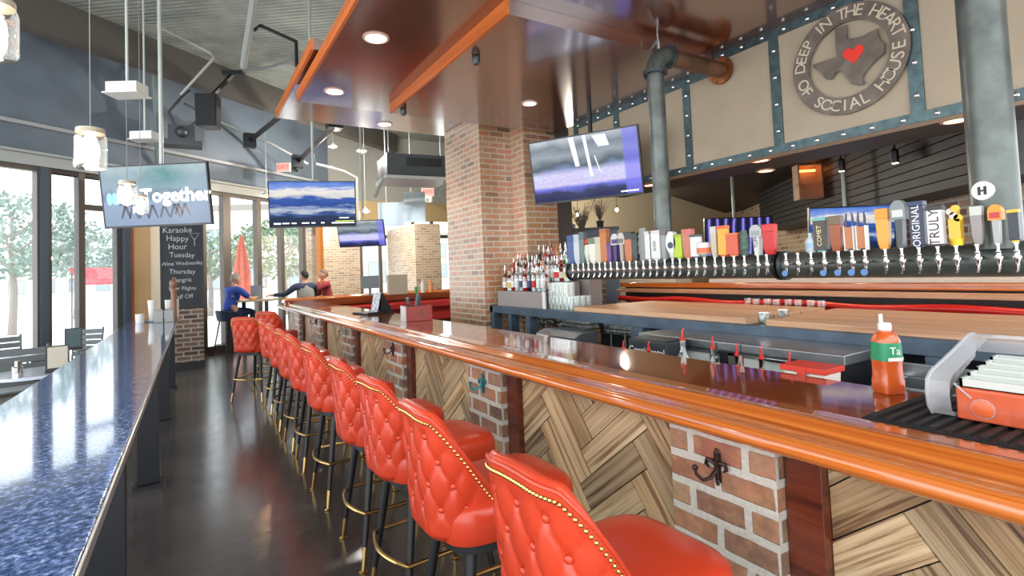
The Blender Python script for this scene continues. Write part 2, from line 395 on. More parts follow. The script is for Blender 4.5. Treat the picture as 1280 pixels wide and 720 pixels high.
# dark slatted hood on the 45 degree wall
sl = MB()
x = -5.2
for k in range(9):
    sl.box(-3.95, 2.55, .44, .5, 2.16 + k * .085, 2.16 + k * .085 + .075)
sl.box(-3.95, 2.55, 0, .44, 2.16, 2.92)
struct('wall_hood', sl, wood_mat('charred_slats', [(.3, (20, 21, 24)), (.6, (38, 39, 43)), (.8, (58, 58, 60))], (.6, 12), .5), loc=WR0, rot=(0, 0, WRA))

# ---------------------------------------------------------------- outside
t = NT('pale_paving'); n1 = t.noise(t.coord(), 2, 4)
t.set(Base_Color=t.ramp(n1, [(.3, (214, 212, 208)), (.7, (236, 234, 230))]), Roughness=.8)
gm = MB(); gm.prism([(-40, 14), (-6, 8.72), (3.2, 15.72), (3.2, 16.21), (18, 16.21), (40, 16.21), (60, 70), (-60, 70)], -.12, -.02, 'z')
struct('street', gm, t.m)
# ================================================================ THE BAR
XF, XP = 1.575, 1.65      # brick pier face, plank face
Y0, Y1 = -.6, 11.6
bar = thing('bar_counter', 'long island bar with varnished orange armrest, herringbone pine front and brick piers', 'bar', (0, 0, 0))
m = MB(); m.box(XP + .02, XP + .12, Y0, Y1, 0, 1.03)
obj('front_wall', m, mat('bar_carcass', (52, 44, 38), .7), bar)
# rail profile (x, z)
prof = [(1.70, 1.032), (1.52, 1.03), (1.482, 1.036), (1.456, 1.052), (1.447, 1.072), (1.456, 1.09), (1.478, 1.099), (1.505, 1.096), (1.54, 1.087), (1.575, 1.086),
        (1.605, 1.096), (1.628, 1.113), (1.65, 1.121), (1.675, 1.118), (1.70, 1.105), (1.74, 1.092), (1.80, 1.086), (1.868, 1.084), (1.872, 1.06), (1.87, 1.032)]
m = MB(); n = 40; rings = []
for i in range(n + 1):
    y = Y0 + (Y1 - Y0) * i / n
    rings.append([(p[0], y, p[1]) for p in prof])
m.loft(rings); L_ = 0; acc = [0]
for a_, b_ in zip(prof, prof[1:]): acc.append(acc[-1] + math.dist(a_, b_))
acc.append(acc[-1] + .17)
fi = 0
for i in range(n):
    for j in range(len(prof)):
        ya, yb = rings[i][0][1], rings[i + 1][0][1]
        m.uv[fi] = [(ya, acc[j]), (ya, acc[j + 1]), (yb, acc[j + 1]), (yb, acc[j])]; fi += 1
obj('armrest_rail', m, RAIL_WOOD, bar, ang=60)
m = MB(); m.box(1.872, 2.40, Y0, Y1 + .5, 1.035, 1.078)
obj('bar_top', m, BAR_WOOD, bar, bevel=.006)
# far return of the bar
m = MB(); rings = []
for i in range(2):
    x_ = 1.6 + 6.2 * i; rings.append([(x_, 11.75 - (p[0] - 1.65) * -1 * 1, p[1] + .09) for p in prof])
m.loft(rings); obj('end_rail', m, RAIL_WOOD, bar, ang=60)
m = MB(); m.box(1.66, 7.8, 11.35, 11.72, 1.03, 1.165); m.box(1.7, 7.8, 11.55, 11.7, 0, 1.1)
obj('end_counter', m, BAR_WOOD, bar)
m = MB(); m.box(2.42, 7.6, 11.0, 11.3, .86, .97); m.box(2.42, 7.6, 11.28, 11.34, .55, 1.0)
obj('end_speed_rail', m, mat('red_mat', (190, 34, 30), .45), bar)
# inner well under the bar top
m = MB(); m.box(2.02, 2.06, Y0, Y1, 0, 1.03); m.box(2.06, 2.62, Y0, 9.5, .80, .83); m.box(2.6, 2.62, Y0, 9.5, .8, .9)
obj('speed_well', m, STEEL, bar)
PIERS = [1.232 + 1.742 * k for k in range(-1, 6)]
def herring(y0, y1, z0, z1, seed):
    """zig-zag planks clipped to the panel; local u = -y (reader's right), v = z"""
    rnd = random.Random(seed); m = MB(); W, Lp = .125, .5; a = R(45 + 6)
    def clip(poly):
        for ax, lim, sg in ((0, y0, 1), (0, y1, -1), (1, z0, 1), (1, z1, -1)):
            out = []
            for i in range(len(poly)):
                p, q = poly[i], poly[(i + 1) % len(poly)]; dp, dq = sg * (p[ax] - lim), sg * (q[ax] - lim)
                if dp >= 0: out.append(p)
                if dp * dq < 0:
                    f = dp / (dp - dq); out.append(tuple(p[k] + (q[k] - p[k]) * f for k in range(2)))
            poly = out
            if len(poly) < 3: return None
        return poly
    ca, sa = math.cos(a), math.sin(a); cy, cz = (y0 + y1) / 2 + .05, .7; N = 4
    for i in range(-30, 30):
        for j in range(-14, 15):
            for o_ in (0, 1):
                # block of a herringbone with 4:1 planks
                bx = i * W + j * Lp * 1.0; by = i * W - j * Lp * 1.0
                if o_ == 0: rc = (bx, by, bx + Lp, by + W)
                else: rc = (bx, by + W, bx + W, by + W + Lp)
                g = .0022
                cs = [(rc[0] + g, rc[1] + g), (rc[2] - g, rc[1] + g), (rc[2] - g, rc[3] - g), (rc[0] + g, rc[3] - g)]
                pts = [(cy + x_ * ca - y_ * sa, cz + x_ * sa + y_ * ca) for x_, y_ in cs]
                if max(abs(p[0] - (y0 + y1) / 2) for p in pts) > 2.4: continue
                c = clip(pts)
                if not c: continue
                d = .016 + rnd.uniform(-.003, .003); k = len(c)
                vs = [(XP + .02 - d, p[0], p[1]) for p in c] + [(XP + .022, p[0], p[1]) for p in c]
                fs = [tuple(range(k))] + [(q, (q + 1) % k, k + (q + 1) % k, k + q) for q in range(k)]
                of = (rnd.uniform(0, 20), rnd.uniform(0, 20))
                def uv(p):
                    x_, y_ = p[0] - cy, p[1] - cz; u_, v_ = x_ * ca + y_ * sa, -x_ * sa + y_ * ca
                    return (of[0] + (u_ if o_ == 0 else v_), of[1] + (v_ if o_ == 0 else u_))
                uvs = [[uv((vs[q][1], vs[q][2])) for q in f] for f in fs]
                tn = rnd.choice([1.0, .96, .9, .82, .7, .6]); wr = rnd.choice([0, 0, .1, .18])
                m.add(vs, fs, 0, uvs, (tn, tn * (1 - wr * .5), tn * (1 - wr), 1))
    return m
for k, yc in enumerate(PIERS):
    m = MB(); m.box(XF, XP + .02, yc - .215, yc + .215, 0, 1.031)
    obj('brick_pier', m, BRICK_BAR, bar)
    m = MB(); m.box(XP - .035, XP + .02, yc - .335, yc - .219, 0, 1.031); obj('side_post', m, POST_WOOD, bar, bevel=.003)
    m = MB(); m.box(XP - .02, XP + .02, yc + .217, yc + .25, 0, 1.031); obj('edge_strip', m, POST_WOOD, bar)
    obj('herringbone_panel', herring(yc + .252, yc + 1.742 - .337, .0, 1.03, 11 + k), PLANK_WOOD, bar, smooth=False)
# foot rail on stub brackets
m = MB(); m.tube([(1.5, Y0, .2), (1.5, 11.3, .2)], .024, 10)
y = .4
while y < 11: m.tube([(1.5, y, .2), (1.66, y, .16)], .014, 8); y += 1.2
obj('foot_rail', m, STEEL, bar)

# coat hooks on the piers
def hook_mesh():
    m = MB()
    m.sphere((-.008, 0, .052), .011, 8, 6, (.6, .8, 1.5)); m.sphere((-.008, 0, .03), .009, 8, 6, (.6, 1.3, .6))
    for s_ in (-1, 1):
        m.tube([(-.008, 0, .005), (-.012, s_ * .018, .02), (-.012, s_ * .036, .022), (-.012, s_ * .042, .004), (-.012, s_ * .03, -.006)], [.006, .008, .008, .007, .004], 8)
    m.tube([(-.006, 0, .05), (-.01, 0, 0), (-.008, 0, -.045)], [.006, .009, .006], 8)
    m.sphere((-.008, 0, -.05), .01, 8, 6, (.6, .8, 1.4))
    m.tube([(-.008, 0, -.005), (-.04, .005, -.03), (-.065, .015, -.035), (-.08, .03, -.015), (-.078, .036, .004)], [.008, .007, .006, .006, .005], 8)
    m.sphere((-.078, .036, .006), .011, 8, 6)
    m.box(-.006, -.001, -.012, .012, -.05, .05)
    return m
HK = [('dark bronze', (62, 44, 42)), ('teal painted', (30, 122, 128)), ('dark bronze', (50, 44, 46)), ('pale green painted', (120, 150, 138)), ('dark bronze', (60, 56, 58))]
for k, (nm, colr) in enumerate(HK):
    yy = PIERS[k + 1]; zz = (.895, .905, .93, .955, .965)[k]
    o = obj('coat_hook', hook_mesh(), mat('hook_' + str(k), colr, .35, .6), loc=(XF - .0015, yy, zz))
    tag(o, ['dark bronze scroll coat hook on the brick pier by the sauce bottle end', 'teal scroll coat hook on the second brick pier from the sauce bottle end', 'dark scroll coat hook on the third brick pier from the sauce bottle end',
            'pale green coat hook on the fourth brick pier from the sauce bottle end', 'dark coat hook on the fifth brick pier from the sauce bottle end'][k], 'hook')

# ================================================================ STOOLS
def stool():
    root = thing('bar_stool', 'x', 'stool', (0, 0, 0), 0, 'red tufted stools along the bar')
    # local: +x towards the bar, back at -x.  z up
    ZT, ZB = 1.125, .66
    def plan(s, k):
        """rounded U, s -1..1 ; k shrinks it"""
        hw, rear, rad, front = .222 * k, -.31 * (.55 + .45 * k), .15 * k, -.02
        arc = rad * PI / 2; st = hw - rad; side = front - (rear + rad); tot = st + arc + side; d = abs(s) * tot; sg = 1 if s > 0 else -1
        if d < st: x, y, nx, ny = rear, d, -1, 0
        elif d < st + arc:
            a = (d - st) / rad; x, y = rear + rad - rad * math.cos(a), st + rad * math.sin(a); nx, ny = -math.cos(a), math.sin(a)
        else: x, y, nx, ny = rear + rad + (d - st - arc), hw, 0, 1
        return Vector((x, sg * y, 0)), Vector((nx, sg * ny, 0))
    def ztop(s):
        q = abs(s)
        if q < .36: return ZT - .012 * (q / .36) ** 2
        f = (q - .36) / .64; f = f * f * (3 - 2 * f) * .4 + f * .6
        return ZT - .012 - f * .34
    def zbot(s): return ZB + .03 * abs(s) ** 3
    def kz(z): f = max(0, min(1, (z - ZB) / (ZT - ZB))); return .74 + .26 * f ** .6
    BT = []
    rows = [1.04, .955, .87, .785]
    for r_, z in enumerate(rows):
        cols = (-.52, -.26, 0, .26, .52) if r_ % 2 == 0 else (-.64, -.39, -.13, .13, .39, .64)
        for s in cols:
            if z < ztop(s) - .035: BT.append((s, z))
    PS, PZ = .26, .17
    def tuft(s, z):
        a = s / PS + (z - 1.04) / PZ; b = s / PS - (z - 1.04) / PZ
        p = (abs(math.sin(PI * a)) * abs(math.sin(PI * b))) ** .42
        e = min(1, max(0, (ztop(s) - z - .03) / .05)) * min(1, max(0, (z - .72) / .06)) * min(1, max(0, (.82 - abs(s)) / .12))
        dn = min(math.hypot((s - bs) * .62, z - bz) for bs, bz in BT)
        return .012 * ((p - 1) * e) - .010 * math.exp(-(dn / .016) ** 2) * e
    def outer(u, v):
        s = u * 2 - 1; z = zbot(s) + (ztop(s) - zbot(s)) * v
        p, n_ = plan(s, kz(z)); d = tuft(s, z)
        if v < .06: d -= .02 * (1 - v / .06)
        return p + n_ * d + Vector((0, 0, z))
    def inner(u, v):
        s = u * 2 - 1; z0 = .70; z = z0 + (ztop(s) - z0) * v
        p, n_ = plan(s, kz(max(z, .8))); th = .05 - .012 * v
        return p - n_ * th + Vector((0, 0, z))
    NU, NV = 120, 56
    m = MB(); m.surf(outer, NU, NV); m.surf(inner, 40, 10)
    def topband(u, v):
        s = u * 2 - 1; z = ztop(s); p, n_ = plan(s, kz(z)); h = .016 * math.sin(PI * v)
        return p - n_ * (.038 * v) + Vector((0, 0, z + h))
    m.surf(topband, 60, 6)
    def frontcap(sg):
        def fn(u, v):
            s = sg; a_ = outer((s + 1) / 2, v); b_ = inner((s + 1) / 2, v); q = a_.lerp(b_, u); return q + Vector((.012 * math.sin(PI * u), 0, 0))
        return fn
    m.surf(frontcap(1), 4, 8); m.surf(frontcap(-1), 4, 8)
    # underside
    vs = [outer(i / 40, 0) for i in range(41)]; m.add(vs, [tuple(range(41))])
    back = obj('backrest', m, LEATHER, root, ang=75)
    # piping along both rims
    for off, nm in ((.0, 'piping'), (.038, 'piping')):
        pt = MB(); pp = []
        for i in range(61):
            s = i / 30 - 1; z = ztop(s); p, n_ = plan(s, kz(z)); pp.append(p - n_ * off + Vector((0, 0, z + .002)))
        pt.tube(pp, .0055, 6); obj(nm, pt, LEATHER, back)
    nm_ = MB(); k = 78
    for i in range(k):
        s = -1 + 2 * (i + .5) / k; z = ztop(s) - .022
        p, n_ = plan(s * .99, kz(z)); q = p + n_ * .002 + Vector((0, 0, z)); nm_.sphere(q, .0062, 7, 4)
    obj('nailhead_trim', nm_, BRASS, back)
    bm_ = MB(); bm_.sphere((0, 0, 0), .011, 8, 6, (.6, 1, 1)); bme = bm_.mesh('button', LEATHER)
    for s, z in BT:
        p, n_ = plan(s, kz(z)); o = obj('button', bme, None, back, loc=p + n_ * -.012 + Vector((0, 0, z)), rot=(0, 0, math.atan2(n_.y, n_.x)))
    # seat: rounded square cushion
    m = MB()
    def sq(k, e=4.2, cx=.045, hx=.285, hy=.228):
        pts = []
        for j in range(40):
            a = 2 * PI * j / 40; c_, s_ = math.cos(a), math.sin(a)
            pts.append((cx + hx * k * math.copysign(abs(c_) ** (2 / e), c_), hy * k * math.copysign(abs(s_) ** (2 / e), s_)))
        return pts
    rings = []
    for k, z in ((.86, .655), (.97, .66), (1.0, .68), (1.0, .745), (.985, .768), (.94, .785), (.8, .798), (.5, .806), (.1, .808)): rings.append([(p[0], p[1], z) for p in sq(k)])
    m.loft(rings); st = obj('seat', m, LEATHER, root, ang=50)
    m = MB(); m.loft([[(p[0], p[1], z) for p in sq(.88)] for z in (.62, .658)]); obj('seat_base', m, BLACK, root)
    # legs
    top = [(-.14, -.15), (-.14, .15), (.19, -.15), (.19, .15)]; ft = [(-.225, -.225), (-.225, .225), (.26, -.225), (.26, .225)]
    for (a_, b_), (c_, d_) in zip(top, ft):
        m = MB(); f = lambda z: Vector((c_ + (a_ - c_) * z / .63, d_ + (b_ - d_) * z / .63, z))
        m.tube([f(.13), f(.40), f(.635)], [.0135, .019, .0225], 10); lg = obj('leg', m, BLACK, root)
        m = MB(); m.tube([f(.012), f(.13)], [.011, .0148], 10); m.lathe([(.02, 0), (.021, .008), (.012, .014)], 10, (c_, d_, 0)); obj('ferrule', m, BRASS, lg)
    # foot ring: straight bars in front and beside, bowed behind
    z = .305; fx = lambda q, w_: q[0] + (w_[0] - q[0]) * (1 - z / .63)
    P = [Vector((t_[0] + (f_[0] - t_[0]) * (1 - z / .63), t_[1] + (f_[1] - t_[1]) * (1 - z / .63), z)) for t_, f_ in zip(top, ft)]
    pts = []
    A, B, C_, D = P[0] + Vector((-.02, -.022, 0)), P[1] + Vector((-.02, .022, 0)), P[3] + Vector((.02, .022, 0)), P[2] + Vector((.02, -.022, 0))
    for i in range(13):
        f = i / 12; q = A.lerp(B, f); q.x -= .05 * math.sin(PI * f); pts.append(q)
    for i in range(13):
        f = i / 12; q = C_.lerp(D, f); q.x += .05 * math.sin(PI * f); pts.append(q)
    m = MB(); m.tube(pts, .0105, 8, closed=True); obj('foot_ring', m, BRASS, root)
    return root
NTH = ['first', 'second', 'third', 'fourth', 'fifth', 'sixth', 'seventh', 'eighth', 'ninth', 'tenth', 'eleventh', 'twelfth']
STOOLS = [(.975, 1.145, 2), (.985, 1.88, -1), (1.0, 2.54, 3), (1.0, 3.17, 0), (1.0, 4.09, 2), (1.0, 4.90, -2), (1.0, 5.54, 1), (1.0, 6.29, -2), (1.0, 7.12, 2), (1.12, 8.95, 50)]
proto = stool()
for i, (x, y, a) in enumerate(STOOLS):
    o = proto if i == 0 else copy_tree(proto)
    o.location = (x, y, 0); o.rotation_euler.z = R(a)
    o['label'] = 'red tufted bar stool, %s in the row counted from the sauce bottle end' % NTH[i]
o = copy_tree(proto); o.location = (.74, 8.0, 0); o.rotation_euler.z = R(50); o['label'] = 'red tufted bar stool pulled out from the bar into the aisle'

# ================================================================ DRINK RAIL
t = NT('blue_granite'); v = t.coord()
n1 = t.n('TexVoronoi', {'Vector': v, 'Scale': 110.0}).outputs['Distance']; n2 = t.noise(v, 62, 4, .7); n3 = t.noise(v, 14, 3)
c = t.ramp(n2, [(.34, (34, 50, 86)), (.46, (80, 106, 156)), (.56, (132, 156, 200)), (.68, (214, 224, 238))])
c = t.mix(.4, c, t.ramp(n3, [(.3, (30, 40, 60)), (.7, (110, 126, 158))]), 'OVERLAY')
t.set(Base_Color=c, Roughness=.09, Specular_IOR_Level=.6, Coat_Weight=.5, Coat_Roughness=.05); GRAN = t.m
dr = thing('drink_rail', 'long blue speckled granite drink rail on dark steel legs beside the aisle', 'counter')
m = MB(); m.box(-.79, -.20, .2, 10.2, 1.038, 1.07); obj('granite_top', m, GRAN, dr, bevel=.006)
m = MB(); m.box(-.199, -.193, .2, 10.2, 1.04, 1.068); obj('edge_band', m, mat('edge_steel', (150, 156, 156), .3, .5), dr)
m = MB(); m.box(-.76, -.23, .25, 10.1, 1.02, 1.037); obj('sub_top', m, GREY, dr)
for y in (2.72, 5.2, 7.45, 9.7):
    m = MB(); m.box(-.39, -.24, y - .05, y + .05, .03, 1.02); lg = obj('leg', m, mat('leg_steel', (26, 28, 34), .35, .3), dr, bevel=.004)
    m = MB(); m.box(-.42, -.21, y - .09, y + .09, 0, .03); obj('foot_plate', m, BLACK, lg)
    m = MB(); m.box(-.72, -.6, y - .05, y + .05, 0, 1.02); obj('leg', m, mat('leg_steel', (26, 28, 34), .35, .3), dr, bevel=.004)
# ================================================================ ISLAND BACK BAR
isl = thing('back_bar_table', 'long blued steel back bar frame with pine board shelf in front of the beer taps', 'back bar')
ZS = 1.165
m = MB(); m.box(3.3, 3.37, .3, 5.98, 1.075, ZS); m.box(3.3, 3.68, 5.91, 5.98, 1.075, ZS); obj('front_beam', m, STEEL_BL, isl, bevel=.004)
m = MB(); m.box(3.371, 4.64, .3, 5.5, 1.10, 1.150); obj('deck', m, STEEL_DK, isl)
for y, wd in ((5.93, .09), (5.5, .07), (5.1, .09), (3.36, .14), (1.2, .1), (.4, .1)):
    m = MB(); m.box(3.305, 3.42, y - wd / 2, y + wd / 2, 0, 1.074); obj('post', m, STEEL_BL, isl, bevel=.004)
m = MB(); m.box(3.43, 4.5, .3, 5.6, .3, .33); obj('lower_shelf', m, STEEL_DK, isl)
m = MB(); m.box(4.55, 4.6, .3, 5.28, 0, 1.09); obj('back_panel', m, STEEL_DK, isl)
def board(x0, x1, y0, y1, z0, z1, label, k):
    o = obj('serving_board', MB().box(x0, x1, y0, y1, z0, z1), BOARD_WOOD, bevel=.003)
    return tag(o, label, 'board', 'pine boards on the back bar')
zb = 1.152
for k in range(3):
    x0 = 3.40 + k * .36
    board(x0, x0 + .345, 2.36 - .0, 4.35 - k * .04, zb, zb + .05, ['pine board along the steel beam, on the far side of the glass cups', 'middle pine board beyond the glass cups on the back bar', 'pine board against the red hose, beyond the glass cups'][k], k)
    board(x0 - .02, x0 + .325, .35, 2.19 + k * .03, zb, zb + .05, ['pine board along the steel beam behind the sauce bottle', 'middle pine board behind the sauce bottle on the back bar', 'pine board against the red hose, behind the sauce bottle'][k], k)
# raised rear counter with orange edge
rc = thing('rear_counter', 'raised orange oak counter behind the beer tap pipes', 'counter')
m = MB(); m.box(4.9, 4.96, .98, 5.25, 1.325, 1.385); obj('edge_rail', m, RAIL_WOOD, rc, bevel=.012)
m = MB(); m.box(4.961, 5.32, .98, 5.25, 1.33, 1.37); obj('counter_top', m, BAR_WOOD, rc)
m = MB(); m.box(5.0, 5.1, .98, 5.25, 0, 1.329); obj('carcass', m, mat('counter_carcass', (70, 62, 58), .6), rc)
m = MB(); m.box(4.82, 4.9, .98, 5.25, 1.27, 1.30); m.box(4.9, 5.0, .98, 5.25, 1.26, 1.31); obj('lower_ledge', m, BOARD_WOOD, rc)
m = MB(); m.box(5.0, 5.3, 4.38, 5.24, 1.371, 1.42); m.box(5.0, 5.3, 1.0, 3.9, 1.371, 1.42); obj('pale_riser', m, mat('pale_riser', (214, 210, 196), .5), rc)
m = MB(); pts = [(4.76 + .03 * math.sin(y * 3), y, 1.19 + .012 * math.sin(y * 5)) for y in [(.62 + .15 * i) for i in range(31)]]
m.tube(pts, .034, 10); tag(obj('red_hose', m, mat('red_rubber', (214, 38, 32), .3), loc=(0, 0, 0)), 'thick red hose lying along the back of the pine boards', 'hose')

# stainless cooler under the beam
ck = thing('bar_cooler', 'stainless back bar cooler with sliding glass doors under the steel beam', 'cooler')
m = MB(); m.box(2.90, 3.28, 1.45, 2.93, 1.045, 1.10); obj('top_panel', m, STEEL, ck, bevel=.006)
m = MB(); m.box(2.93, 3.28, 1.46, 2.92, .02, 1.044); obj('cabinet', m, BLACK, ck)
m = MB(); m.box(2.91, 2.929, 1.46, 2.92, 1.036, 1.044); obj('grille_rail', m, STEEL_DK, ck)
for a_, b_ in ((1.5, 2.15), (2.24, 2.9)):
    m = MB()
    for q in ((a_, a_ + .05, .1, 1.034), (b_ - .05, b_, .1, 1.034), (a_, b_, 1.018, 1.034), (a_, b_, .1, .15)): m.box(2.90, 2.929, *q)
    dfr = obj('door', m, STEEL, ck); obj('door_glass', MB().box(2.915, 2.92, a_ + .05, b_ - .05, .15, 1.018), mat('cooler_glass', (200, 206, 202), .1, 0, spec=.8), dfr)
    m = MB(); m.box(2.88, 2.899, (a_ + b_) / 2 - .07, (a_ + b_) / 2 + .07, 1.02, 1.032); obj('handle', m, CHROME, dfr)
# ice bin with white notice, black chest
m = MB(); m.prism([(3.0, .55), (3.29, .55), (3.29, 1.0), (3.1, 1.0), (3.0, .96)], 3.85, 4.48, 'y'); ib = obj('bin_body', m, STEEL, thing('ice_bin', 'stainless ice bin with a white notice below the stacked glass rack', 'bin'), bevel=.004)
obj('notice', MB().box(2.992, 2.999, 4.26, 4.46, .82, .955), WHITE, ib.parent, label='white notice')
m = MB(); m.box(3.0, 3.29, 3.86, 4.47, .02, .549); obj('bin_base', m, STEEL_DK, ib.parent)
bc = thing('black_chest', 'black padded chest with pale lettering below the steel beam post', 'chest')
m = MB(); m.box(2.9, 3.28, 2.98 + .2, 3.27 + .0, .35, .86); m2 = MB()
m = MB(); m.box(2.66, 2.87, 2.44, 2.80, .72, 1.10); obj('body', m, mat('quilted_black', (30, 36, 42), .5, bump=.6, bscale=70), bc, bevel=.02)
m = MB(); m.text('Continental', .07, TX(2.659, 2.62, 1.02), .001); obj('lettering', m, WHITE, bc)
m = MB(); m.box(2.66, 2.87, 2.44, 2.80, .0, .719); obj('plinth', m, STEEL_DK, bc)

# liquor steps + bottles
SX, SY0, SY1 = 3.42, 4.86, 5.95
lp = thing('liquor_steps', 'three tier grey bottle step rack on the back bar beside the brick column', 'shelf')
tiers = [(3.375, 3.54, 1.35), (3.542, 3.71, 1.46), (3.75, 3.93, 1.57)]
for k, (x0, x1, z) in enumerate(tiers):
    ye = (5.9, 5.86, 5.6)[k]; ys = (4.86, 4.62, 4.5)[k]
    m = MB(); m.box(x0, x1, ys, ye, 1.151, z); obj('step', m, mat('step_grey', (150, 142, 140), .5), lp, bevel=.004)
m = MB(); m.box(3.355, 3.37, 4.80, 4.858, 1.166, 1.355); obj('end_trim', m, WHITE, lp)
BG = {}
def bottle_mesh(kind):
    if kind in BG: return BG[kind]
    r, h, nk = {'round': (.036, .27, .013), 'tall': (.033, .30, .013), 'square': (.038, .25, .014), 'slim': (.028, .29, .012)}[kind]
    n = 4 if kind == 'square' else 14; k = 1.25 if n == 4 else 1
    b = MB(); b.T = Matrix.Rotation(PI / 4, 4, 'Z') if n == 4 else Matrix()
    sh = .62
    b.lathe([(r * .9 * k, 0), (r * k, .006), (r * k, h * sh), (r * .9 * k, h * (sh + .05)), (nk * 1.3, h * .78), (nk, h * .82), (nk, h * .96), (nk * 1.15, h * .965), (nk * 1.15, h)], n)
    li = MB(); li.T = b.T; li.lathe([(r * .93 * k, .004), (r * .95 * k, h * .5), (r * .6, h * .5)], n)
    lb = MB(); lb.T = b.T; lb.lathe([(r * 1.02 * k, h * .16), (r * 1.02 * k, h * .44)], n, cap=False)
    pr = MB(); pr.lathe([(nk * 1.1, h), (nk * 1.1, h + .012), (nk * .5, h + .018), (nk * .35, h + .05), (nk * .35, h + .052)], 8); pr.tube([(0, 0, h + .04), (.004, 0, h + .058), (.012, 0, h + .07)], [.004, .0036, .003], 6)
    BG[kind] = (b.mesh('bottle', GLASS), li, lb.mesh('label', WHITE), pr.mesh('pour_spout', CHROME)); return BG[kind]
LQ = {'clear': (226, 230, 228), 'amber': (176, 96, 32), 'dark': (52, 34, 28), 'green': (36, 120, 60), 'red': (190, 50, 36)}
LBL = [(232, 228, 218), (214, 96, 40), (232, 232, 226), (196, 52, 40), (218, 190, 120), (60, 70, 110), (236, 232, 224)]
CAP = {'steel': CHROME, 'red': mat('cap_red', (206, 40, 32), .4), 'black': BLACK, 'orange': mat('cap_orange', (230, 130, 40), .4), 'green': mat('cap_green', (40, 150, 80), .4)}
MCACHE = {}
def bottle(x, y, z, kind, liq, lab, cap, label, group):
    b, li, lb, pr = bottle_mesh(kind)
    key = (kind, liq, lab, cap)
    r = thing('liquor_bottle', label, 'bottle', (x, y, z), random.uniform(-.6, .6), group)
    if key not in MCACHE:
        q = b.copy(); q.materials.clear(); q.materials.append(glass_mat('glass_' + liq, {'clear': (246, 252, 250), 'amber': (220, 150, 80), 'dark': (110, 80, 60), 'green': (120, 200, 130), 'red': (230, 120, 90)}[liq], .12, clear=.96))
        l2 = li.mesh('liquid', mat('liq_' + liq, LQ[liq], .15, spec=.6)) if liq != 'clear' else li.mesh('liquid', glass_mat('water_fill', (244, 250, 250), .16, clear=.95))
        l3 = lb.copy(); l3.materials.clear(); l3.materials.append(mat('lab%d' % lab, LBL[lab], .6, nscale=60, namt=.35))
        l4 = pr.copy(); l4.materials.clear(); l4.materials.append(CAP[cap]); MCACHE[key] = (q, l2, l3, l4)
    for nm, me in zip(('glass_body', 'liquid', 'paper_label', 'pour_spout'), MCACHE[key]): obj(nm, me, None, r)
    return r
rb = random.Random(3)
tier_name = ['bottom', 'middle', 'top']
for k, (x0, x1, z) in enumerate(tiers):
    ye = (5.85, 5.82, 5.56)[k]; ys = (4.92, 4.68, 4.56)[k]; y = ys; rows = 2
    for rr in range(rows):
        y = ys + rr * .045
        while y < ye:
            liq = rb.choices(['clear', 'amber', 'dark', 'green', 'red'], [10, 2, 1.2, .8, .8])[0]
            kind = rb.choice(['round', 'tall', 'square', 'slim']); lab = rb.randrange(7); cap = rb.choices(list(CAP), [6, 2, 3, 1, .5])[0]
            bottle(x0 + .049 + rr * .07 + rb.uniform(-.003, .003), y, z + .001, kind, liq, lab, cap,
                   '%s liquor bottle with pour spout on the %s tier of the step rack' % ({'clear': 'clear', 'amber': 'amber', 'dark': 'dark brown', 'green': 'green', 'red': 'red'}[liq], tier_name[k]),
                   '%s bottles on the %s tier' % (liq, tier_name[k]))
            y += rb.uniform(.083, .105)
# stemless / wine glasses beside the steps
def tumbler(h=.12, r=.036, r2=.028):
    m = MB(); m.lathe([(r2, .004), (r2 * 1.0, 0), (r, h), (r - .002, h), (r2 - .003, .012), (.002, .012)], 14, cap=False); return m.mesh('glass', GLASS)
TUM = tumbler(); TUMS = tumbler(.1, .034, .031); HI = tumbler(.15, .034, .028)
GL2 = glass_mat('cut_glass', (240, 246, 246), .25, .12); CUT = tumbler(.09, .042, .036); CUT.materials.clear(); CUT.materials.append(GL2)
def tum(me, x, y, z, label, group, nm='drinking_glass'):
    o = obj(nm, me, None, loc=(x, y, z), rot=(0, 0, random.uniform(0, 3))); return tag(o, label, 'glass', group)
zt = 1.151
for i in range(4):
    for j in range(6):
        tum(HI, 3.42 + i * .085, 4.78 - j * .0695, zt if j < 7 else zt, 'tall clear glass standing upright beside the bottle step rack', 'glasses beside the bottle steps') if not (i > 1 and j < 3) else None
for i in range(2):
    for j in range(5):
        tum(HI, 3.42 + i * .085, 4.78 - j * .0695, zt + .151, 'tall clear glass stacked on other glasses beside the bottle step rack', 'stacked glasses beside the bottle steps')
tum(CUT, 3.46, 2.255, zt + .001, 'squat frosted glass cup in the gap between the pine boards, beside the beam', None, 'glass_cup')
tum(CUT, 3.72, 2.27, zt + .001, 'squat frosted glass cup in the gap between the pine boards, further from the beam', None, 'glass_cup')
for j in range(8):
    tum(TUMS, 4.53 + .02 * (j % 2), 2.42 + j * .1, 1.151 + .036 if 4.43 < 4.46 and False else 1.1515, 'small clear glass lined up by the red hose behind the pine boards', 'glasses by the red hose')
